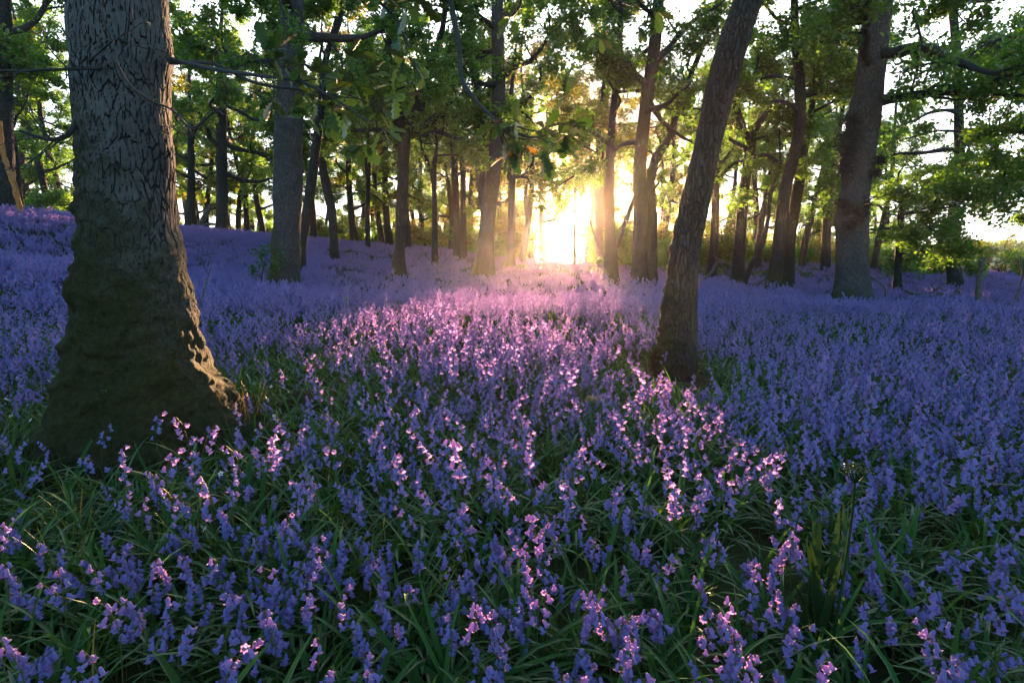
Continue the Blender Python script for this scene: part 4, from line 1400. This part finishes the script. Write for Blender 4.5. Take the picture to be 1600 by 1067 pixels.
def dens(x, y):
    """how thick the flowers stand (0..1)"""
    d = 0.25 + 0.95 * patchy(x, y, 1.1, 1.0)
    d = np.maximum(d, np.clip((y - 3.5) / 5, 0, 1) * (0.62 + 0.3 * patchy(x, y, 1.7, 2.0)))
    near = np.clip((y - 1.2) / 2.2, 0, 1)
    right = np.clip((x + 0.3) / 1.2, 0, 1)
    d = d * (0.8 + 0.2 * np.maximum(near, right * 0.9))
    # grassy ground round the great oak's foot
    r1 = np.hypot(x + 1.55, (y - 2.45))
    d *= np.clip((r1 - 0.55) / 0.9, 0.15, 1)
    # trodden, thinner ground at the leaning oak's foot
    d *= np.clip((np.hypot(x - 1.13, (y - 3.75) * 0.7) - 0.2) / 0.5, 0.04, 1)
    far_r = np.clip((y - 15 - 0.25 * np.abs(x)) / 9, 0, 1) * (x > -2)
    d *= 1 - 0.75 * far_r
    d *= 1 - 0.9 * np.clip((y - 34) / 8, 0, 1)
    return np.clip(d, 0, 1)


rng = np.random.RandomState(21)
HAND = [(15, 715), (45, 735), (20, 765), (5, 815), (60, 840), (85, 855), (62, 885), (130, 690), (165, 735), (210, 745), (228, 762), (256, 750), (276, 748), (200, 805), (230, 818), (255, 808), (277, 800), (190, 875), (235, 872),
        (215, 930), (237, 927), (285, 925), (312, 915), (195, 975), (205, 1030), (125, 1015), (90, 1042), (150, 1042), (300, 1022), (312, 1050), (326, 1000), (342, 1025), (5, 1005), (50, 1012),
        (245, 668), (280, 640), (335, 660), (300, 690), (372, 740), (390, 720), (350, 700), (385, 790), (365, 802), (425, 800), (440, 825), (402, 820), (327, 870), (362, 890), (372, 922), (440, 885), (466, 890), (500, 820), (522, 870), (520, 912),
        (490, 760), (540, 780), (380, 960), (396, 970), (430, 972), (432, 1002), (490, 950), (470, 1058), (412, 1062), (530, 1045), (440, 665), (470, 700), (410, 690), (425, 740),
        (537, 730), (562, 770), (590, 830), (612, 832), (572, 850), (650, 815), (532, 872), (600, 902), (650, 872), (690, 880), (697, 905), (592, 930), (612, 932), (656, 1010), (700, 960), (716, 980), (742, 990), (747, 1012), (770, 1000), (612, 1042),
        (800, 800), (762, 740), (750, 722), (776, 746), (802, 790), (756, 840), (778, 856), (750, 892), (790, 902), (822, 882), (842, 872), (870, 832), (884, 816), (866, 862), (902, 962), (952, 982), (1040, 832), (1010, 822), (1036, 922), (1044, 932),
        (962, 962), (992, 972), (972, 1002), (986, 1022), (1012, 1058), (842, 942), (852, 1058), (1132, 892), (1166, 902), (1160, 952), (1112, 962), (1202, 922), (1222, 926), (1240, 916), (1142, 1012), (1122, 1002), (1190, 1050),
        (1452, 1056), (1422, 1012), (1482, 1022), (1552, 982), (1590, 992), (1522, 882), (1562, 872), (1372, 1002), (1500, 940), (1400, 930), (1460, 880), (1590, 920), (1530, 1040), (1350, 1045)]
hx, hy, hh_ = [], [], []
for px, py in HAND:
    p = ground_hit(px, py, 0.23)
    hx.append(p[0])
    hy.append(p[1])
NX, NY = wedge(rng, 8600, 0.88, 4.5)
ok = (rng.uniform(0, 1, len(NX)) < dens(NX, NY) * 0.95) & free(NX, NY, 0.02)
NX, NY = np.concatenate([hx, NX[ok]]), np.concatenate([hy, NY[ok]])
okk = free(NX, NY, 0.0)
NX, NY = NX[okk], NY[okk]
NZ = gz(NX, NY)
# the 300 that show largest: nearest ones whose heads fall in the picture
top = np.stack([NX, NY, NZ + 0.23], -1) - np.array((0, 0, CAM_H))
vz = top[:, 1] * _cp - top[:, 2] * _sp
u = top[:, 0] / vz * FPX + 800
v = 533.5 - (top[:, 1] * _sp + top[:, 2] * _cp) / vz * FPX
inv = (vz > 0.35) & (u > -10) & (u < 1610) & (v > 300) & (v < 1085)
order = np.argsort(np.where(inv, vz, 1e3))
best = order[:300]
rest = order[300:]

NVAR = 16
var_rng = np.random.RandomState(77)
VAR = []
bell_me = None
_g = Geo()
_g.add(BELL_HI[0], BELL_HI[1], 0)
bell_me = _g.mesh("bell", [M_BELL])
for i in range(NVAR):
    nb = 5 + (i * 5) % 8
    P, bells = bell_shape(var_rng, nb)
    _g = Geo()
    stem_geo(_g, P, bells, 6)
    VAR.append((_g.mesh("stem", [M_STEM]), bells, nb, float(P[:, 2].max())))

NUM = {4: "four", 5: "five", 6: "six", 7: "seven", 8: "eight", 9: "nine", 10: "ten", 11: "eleven", 12: "twelve"}
used_labels = {}
for j, b in enumerate(best):
    vi = rng.randint(NVAR)
    sm, bells, nb, ht = VAR[vi]
    e = empty("bluebell", (NX[b], NY[b], NZ[b] - 0.01), rng.uniform(0, 6.283))
    s = rng.uniform(0.57, 0.77)
    e.scale = (s, s, s)
    e.rotation_euler = (rng.normal(0, 0.09), rng.normal(0, 0.09), e.rotation_euler[2])
    o = bpy.data.objects.new("stem", sm)
    COL.objects.link(o)
    o.parent = e
    for x, p, rot, bs in bells:
        q = bpy.data.objects.new("bell", bell_me)
        COL.objects.link(q)
        q.parent = e
        q.matrix_basis = Matrix.Translation(Vector(p)) @ rot.to_4x4() @ Matrix.Scale(bs, 4)
    a = e.rotation_euler[2] % 6.283
    way = "right" if a < 0.8 or a > 5.5 else ("away" if a < 2.35 else ("left" if a < 3.93 else "forward"))
    row = "frontmost" if vz[b] < 1.15 else ("second" if vz[b] < 1.5 else ("third" if vz[b] < 1.85 else "rear"))
    xx = u[b]
    col_ = ("far left", "left", "left of centre", "centre", "right of centre", "right", "far right")[int(np.clip(xx / 229, 0, 6))]
    tall = "tall" if ht * s > 0.225 else ("short" if ht * s < 0.185 else "middling")
    lab = f"{tall} bluebell with {NUM[nb]} bells nodding {way}, {col_} of the {row} flowers"
    tag(e, lab, "flower", f"bluebells {col_} in the {row} flowers")

# the rest of the near ones, then the carpet
near_protos = proto_coll("near_bluebell", [plant_mesh("near_bluebell", np.random.RandomState(200 + i), 6 + i % 6, BELL_MID, 4).mesh("near_bluebell", [M_STEM, M_BELL]) for i in range(12)])
AX, AY = wedge(rng, 11800, 4.5, 8.5)
ok = (rng.uniform(0, 1, len(AX)) < dens(AX, AY)) & free(AX, AY)
AX, AY = np.concatenate([NX[rest], AX[ok]]), np.concatenate([NY[rest], AY[ok]])
k = len(AX)
near_all = dict(pos=np.stack([AX, AY, gz(AX, AY) - 0.01], -1), rot=np.stack([rng.normal(0, .1, k), rng.normal(0, .1, k), rng.uniform(0, 6.28, k)], -1), scl=0.71 + rng.normal(0, 0.15, k), idx=rng.randint(0, 12, k))
scatter("bluebell_drift", "bluebells crowding the ground behind the nearest flowers", near_protos, **near_all)

clump_protos = proto_coll("bluebell_clump", [clump_geo(300 + i, 13, 0.2, BELL_LO, 3, True).mesh("bluebell_clump", [M_STEM, M_BELL]) for i in range(10)])
BX, BY = wedge(rng, 19000, 7.5, 44, 1.0, 1.0)
CX, CY = wedge(rng, 9000, 6, 34, 1.05, 1.0)
CX = -np.abs(CX)
lk = CX < -0.32 * CY
BX, BY = np.concatenate([BX, CX[lk]]), np.concatenate([BY, CY[lk]])
ok = (rng.uniform(0, 1, len(BX)) < dens(BX, BY)) & free(BX, BY, 0.05)
BX, BY = BX[ok], BY[ok]
k = len(BX)
scatter("bluebell_carpet", "violet bluebell carpet covering the woodland floor to the crest", clump_protos,
        np.stack([BX, BY, gz(BX, BY) - 0.02], -1), np.stack([rng.normal(0, .05, k), rng.normal(0, .05, k), rng.uniform(0, 6.28, k)], -1), 0.82 + rng.normal(0, 0.14, k), rng.randint(0, 10, k))


# ------------------------------------------------------------------ leaves and grass
def blade_batch(rng, cnt, L, w, spread, lean, curl, seg=6):
    a = rng.uniform(0, 6.283, cnt)
    b = rng.uniform(0, 6.283, cnt)
    r = spread * np.sqrt(rng.uniform(0, 1, cnt))
    base = np.stack([r * np.cos(b), r * np.sin(b), np.full(cnt, -0.01)], -1)
    Ls = L * rng.uniform(0.55, 1.2, cnt)
    t0 = rng.uniform(*lean, cnt)
    cu = rng.uniform(*curl, cnt)
    P = np.empty((cnt, seg + 1, 3))
    P[:, 0] = base
    h = np.stack([np.cos(a), np.sin(a), np.zeros(cnt)], -1)
    side = np.stack([-np.sin(a), np.cos(a), np.zeros(cnt)], -1)
    for i in range(seg):
        th = t0 + cu * (i / seg) ** 1.3
        d = h * np.sin(th)[:, None] + np.array((0, 0, 1)) * np.cos(th)[:, None]
        P[:, i + 1] = P[:, i] + d * (Ls / seg)[:, None]
    prof = np.sin(np.clip(np.linspace(0.22, 1, seg + 1), 0, 1) * math.pi) ** 0.6
    prof[-1] = 0.03
    ws = (w * rng.uniform(0.7, 1.2, cnt))[:, None, None] * prof[None, :, None]
    Vl, Vr = P - side[:, None] * ws, P + side[:, None] * ws
    keel = P.copy()
    keel[:, :, 2] -= (ws[:, :, 0] * 0.45)
    V = np.stack([Vl, keel, Vr], 2)
    i = np.arange(cnt * (seg + 1) * 3).reshape(cnt, seg + 1, 3)
    q = np.concatenate([np.stack([i[:, :-1, k], i[:, :-1, k + 1], i[:, 1:, k + 1], i[:, 1:, k]], -1).reshape(-1, 4) for k in (0, 1)])
    return V.reshape(-1, 3), q


def tuft(seed, mat, *a, **kw):
    g = Geo()
    V, q = blade_batch(np.random.RandomState(seed), *a, **kw)
    g.add(V, q)
    return g.mesh("tuft", [mat])


lf = proto_coll("leaf_tuft", [tuft(400 + i, M_BLADE, 9, 0.25, 0.0062, 0.03, (0.15, 0.8), (0.6, 1.9)) for i in range(8)])
gf = proto_coll("grass_tuft", [tuft(440 + i, M_GRASS, 16, 0.20, 0.0018, 0.05, (0.0, 0.5), (0.1, 1.0), seg=5) for i in range(6)])
LX, LY = wedge(rng, 4800, 0.4, 4.2)
LX2, LY2 = wedge(rng, 4200, 4.2, 11)
LX3, LY3 = wedge(rng, 7000, 11, 40)
LX, LY = np.concatenate([LX, LX2, LX3]), np.concatenate([LY, LY2, LY3])
ok = free(LX, LY, 0.02) & (np.hypot(LX - 1.13, (LY - 3.8) * 0.7) > 0.38) & (rng.uniform(0, 1, len(LX)) < 0.55 + 0.5 * patchy(LX, LY, 1.4, 3.0))
LX, LY = LX[ok], LY[ok]
k = len(LX)
scatter("bluebell_foliage", "dark strap leaves of the bluebells arching over the soil", lf,
        np.stack([LX, LY, gz(LX, LY) - 0.01], -1), np.stack([rng.normal(0, .15, k), rng.normal(0, .15, k), rng.uniform(0, 6.28, k)], -1),
        rng.uniform(0.75, 1.2, k) * (1 + 0.15 * np.clip((LY - 9) / 10, 0, 1)), rng.randint(0, 8, k))
GX, GY = wedge(rng, 2600, 0.45, 5)
GX2, GY2 = wedge(rng, 7000, 14, 44)
near_oak = np.exp(-((np.hypot(GX + 1.5, GY - 2.5) / 1.3) ** 2))
keep = (rng.uniform(0, 1, len(GX)) < 0.07 + 0.8 * near_oak)
GX, GY = np.concatenate([GX[keep], GX2]), np.concatenate([GY[keep], GY2])
ok = free(GX, GY, -0.05)
GX, GY = GX[ok], GY[ok]
k = len(GX)
scatter("grass", "fine grass between the flowers and round the oaks' feet", gf,
        np.stack([GX, GY, gz(GX, GY) - 0.01], -1), np.stack([rng.normal(0, .1, k), rng.normal(0, .1, k), rng.uniform(0, 6.28, k)], -1),
        rng.uniform(0.7, 1.3, k), rng.randint(0, 6, k))


# ------------------------------------------------------------------ single plants that stand out
def standing(name, label, cat, px, py_top, h):
    """a plant whose top shows at the pixel, rooted where its height puts it"""
    p = ground_hit(px, py_top, h)
    e = empty(name, (p[0], p[1], g1(p[0], p[1]) - 0.01))
    tag(e, label, cat)
    return e


def umbel(e, h, rays, seed, r=0.0022, mat=M_STEM, fl=None, spread=0.045):
    rng = np.random.RandomState(seed)
    z = np.linspace(0, 1, 8)
    P = np.stack([0.02 * np.sin(z * 2.5), 0.012 * np.sin(z * 4), h * z * 0.94], -1)
    g = Geo()
    V, q = tube(P, np.linspace(r, r * 0.6, 8), 6)
    g.add(V, q)
    ends = []
    for i in range(rays):
        a = i * 2.4
        rr = spread * math.sqrt((i + 0.5) / rays)
        ends.append((P[-1, 0] + rr * math.cos(a), P[-1, 1] + rr * math.sin(a), h - rr * rr * 3))
    ends = np.array(ends)
    X = np.stack([np.repeat(P[-1:], rays, 0), (P[-1] + ends) / 2 + np.array((0, 0, -0.004)), ends], 1)
    V, q = tube_batch(X, np.full((rays, 3), r * 0.3), 4)
    g.add(V, q)
    g.obj("stem", [mat], e)
    V, f = leaf_quads(rng, (ends[:, None] + rng.normal(0, 0.005, (rays, 14, 3))).reshape(-1, 3), 0.006)
    g = Geo()
    g.add(V, f)
    g.obj("flower_head", [fl or M_STRAW], e, smooth=False)


umbel(standing("cow_parsley", "tall dark stalk with a flat umbel rising above the dark leafy clump", "plant", 1325, 728, 0.5), 0.5, 14, 1, r=0.004, spread=0.026, fl=M_DARKLEAF, mat=M_DARKLEAF)
umbel(standing("cow_parsley", "small greenish umbel in the flowers left of the leaning oak's foot", "plant", 922, 618, 0.33), 0.33, 14, 2, fl=M_STEM, spread=0.032)
umbel(standing("cow_parsley", "slender budded stalk standing out of the violet flowers right of the huge oak", "plant", 540, 464, 0.5), 0.5, 7, 3, r=0.0028, fl=M_STEM, spread=0.016)

hog = standing("leafy_clump", "big dark clump of upright blade leaves at lower right", "plant", 1300, 880, 0.22)
rngc = np.random.RandomState(9)
for i in range(14):
    g = Geo()
    V, q = blade_batch(np.random.RandomState(90 + i), 1, 0.30 + 0.08 * rngc.rand(), 0.012, 0.06, (0.02, 0.5), (0.0, 0.25), seg=7)
    g.add(V, q)
    g.obj("leaf", [M_DARKLEAF], hog)

for px, py, h, s, lab in ((105, 740, 0.26, 1, "yellow lit grass shoots standing in front of the huge oak's left root"), (360, 600, 0.3, 5, "straw coloured grass tuft glowing beside the huge oak's right root")):
    e = standing("grass_tuft", lab, "grass tuft", px, py, h)
    g = Geo()
    V, q = blade_batch(np.random.RandomState(s), 5 if s == 1 else 30, h, 0.0035 if s == 1 else 0.0018, 0.03 if s == 1 else 0.12, (0.05, 0.45), (0.0, 0.4), seg=6)
    g.add(V, q)
    g.obj("blade", [M_STRAW], e) if s == 1 else g.obj("blades", [M_STRAW], e)

fern = standing("fern_shoot", "curled fern shoot standing in front of the huge mossy trunk", "fern", 155, 606, 0.38)
z = np.linspace(0, 1, 10)
P = [(0.012 * math.sin(t_ * 3), 0, 0.36 * t_) for t_ in z]
for i in range(1, 15):
    a = i * 0.5
    rr = 0.016 * (1 - i / 17)
    P.append((P[9][0] + 0.016 - rr * math.cos(a), 0, 0.36 + rr * math.sin(a)))
g = Geo()
V, q = tube(np.array(P), np.linspace(0.0035, 0.0022, len(P)), 7)
g.add(V, q)
g.obj("stem", [M_STEM], fern)
V, f = leaf_quads(np.random.RandomState(2), np.array(P[10:]).repeat(6, 0) + np.random.RandomState(3).normal(0, 0.004, (84, 3)), 0.009)
g = Geo()
g.add(V, f)
g.obj("frond", [M_BLADE], fern, smooth=False)

# stitchwort stars
SPOTS = [(10, 622), (17, 648), (48, 655), (27, 590), (75, 593), (83, 588), (35, 603), (424, 602), (428, 648), (353, 735), (563, 630), (320, 822), (345, 738), (560, 628)]
stem_m = None
for i, (px, py) in enumerate(SPOTS):
    h = 0.2
    e = standing("stitchwort", "tiny white star flower in the grass " + ("left of the huge oak" if px < 100 else "right of the huge oak"), "flower", px, py, h)
    e["group"] = "white stars " + ("left of the huge oak" if px < 100 else "right of the huge oak")
    e.rotation_euler = (0, 0, i * 1.3)
    if stem_m is None:
        g = Geo()
        V, q = tube(np.array([(0, 0, 0), (0.006, 0.002, 0.1), (0, 0, h)]), [0.001, 0.001, 0.0007], 4)
        g.add(V, q)
        stem_m = g.mesh("stem", [M_STEM])
        g = Geo()
        a = np.arange(10) * math.pi / 5
        for k in range(5):
            an = k * 2 * math.pi / 5
            c_, s_ = math.cos(an), math.sin(an)
            pts = np.array([(0.001, 0, 0), (0.007, 0.0034, 0.0015), (0.0105, 0.0, 0.003), (0.007, -0.0034, 0.0015)])
            rot = np.array(((c_, -s_, 0), (s_, c_, 0), (0, 0, 1)))
            tilt = np.array(((1, 0, 0), (0, 0.6, 0.8), (0, -0.8, 0.6)))
            g.add((pts @ rot.T) @ tilt.T + np.array((0, 0, h)), np.array([[0, 1, 2, 3]]))
        pet_m = g.mesh("petal", [M_WHITE], smooth=False)
    for nm, me in (("stem", stem_m), ("petal", pet_m)):
        o = bpy.data.objects.new(nm, me)
        COL.objects.link(o)
        o.parent = e

# ------------------------------------------------------------------ haze
if HAZE_DENSITY > 0:
    m, t, out = nodes_mat("evening_haze")
    pv = N(t, "ShaderNodeVolumePrincipled")
    pv.inputs["Color"].default_value = (0.95, 0.93, 0.92, 1)
    pv.inputs["Density"].default_value = HAZE_DENSITY
    pv.inputs["Anisotropy"].default_value = HAZE_G
    t.links.new(pv.outputs[0], out.inputs["Volume"])
    bm = bmesh.new()
    bmesh.ops.create_cube(bm, size=1.0)
    me = bpy.data.meshes.new("haze")
    bm.to_mesh(me)
    bm.free()
    me.materials.append(m)
    hz = bpy.data.objects.new("haze", me)
    COL.objects.link(hz)
    zlo, zhi = -4.0, 19.0
    hz.location = (0, 0, (zlo + zhi) / 2)
    hz.scale = (336, 336, zhi - zlo)
    tag(hz, "thin evening haze glowing between the trees", None, None, "stuff")
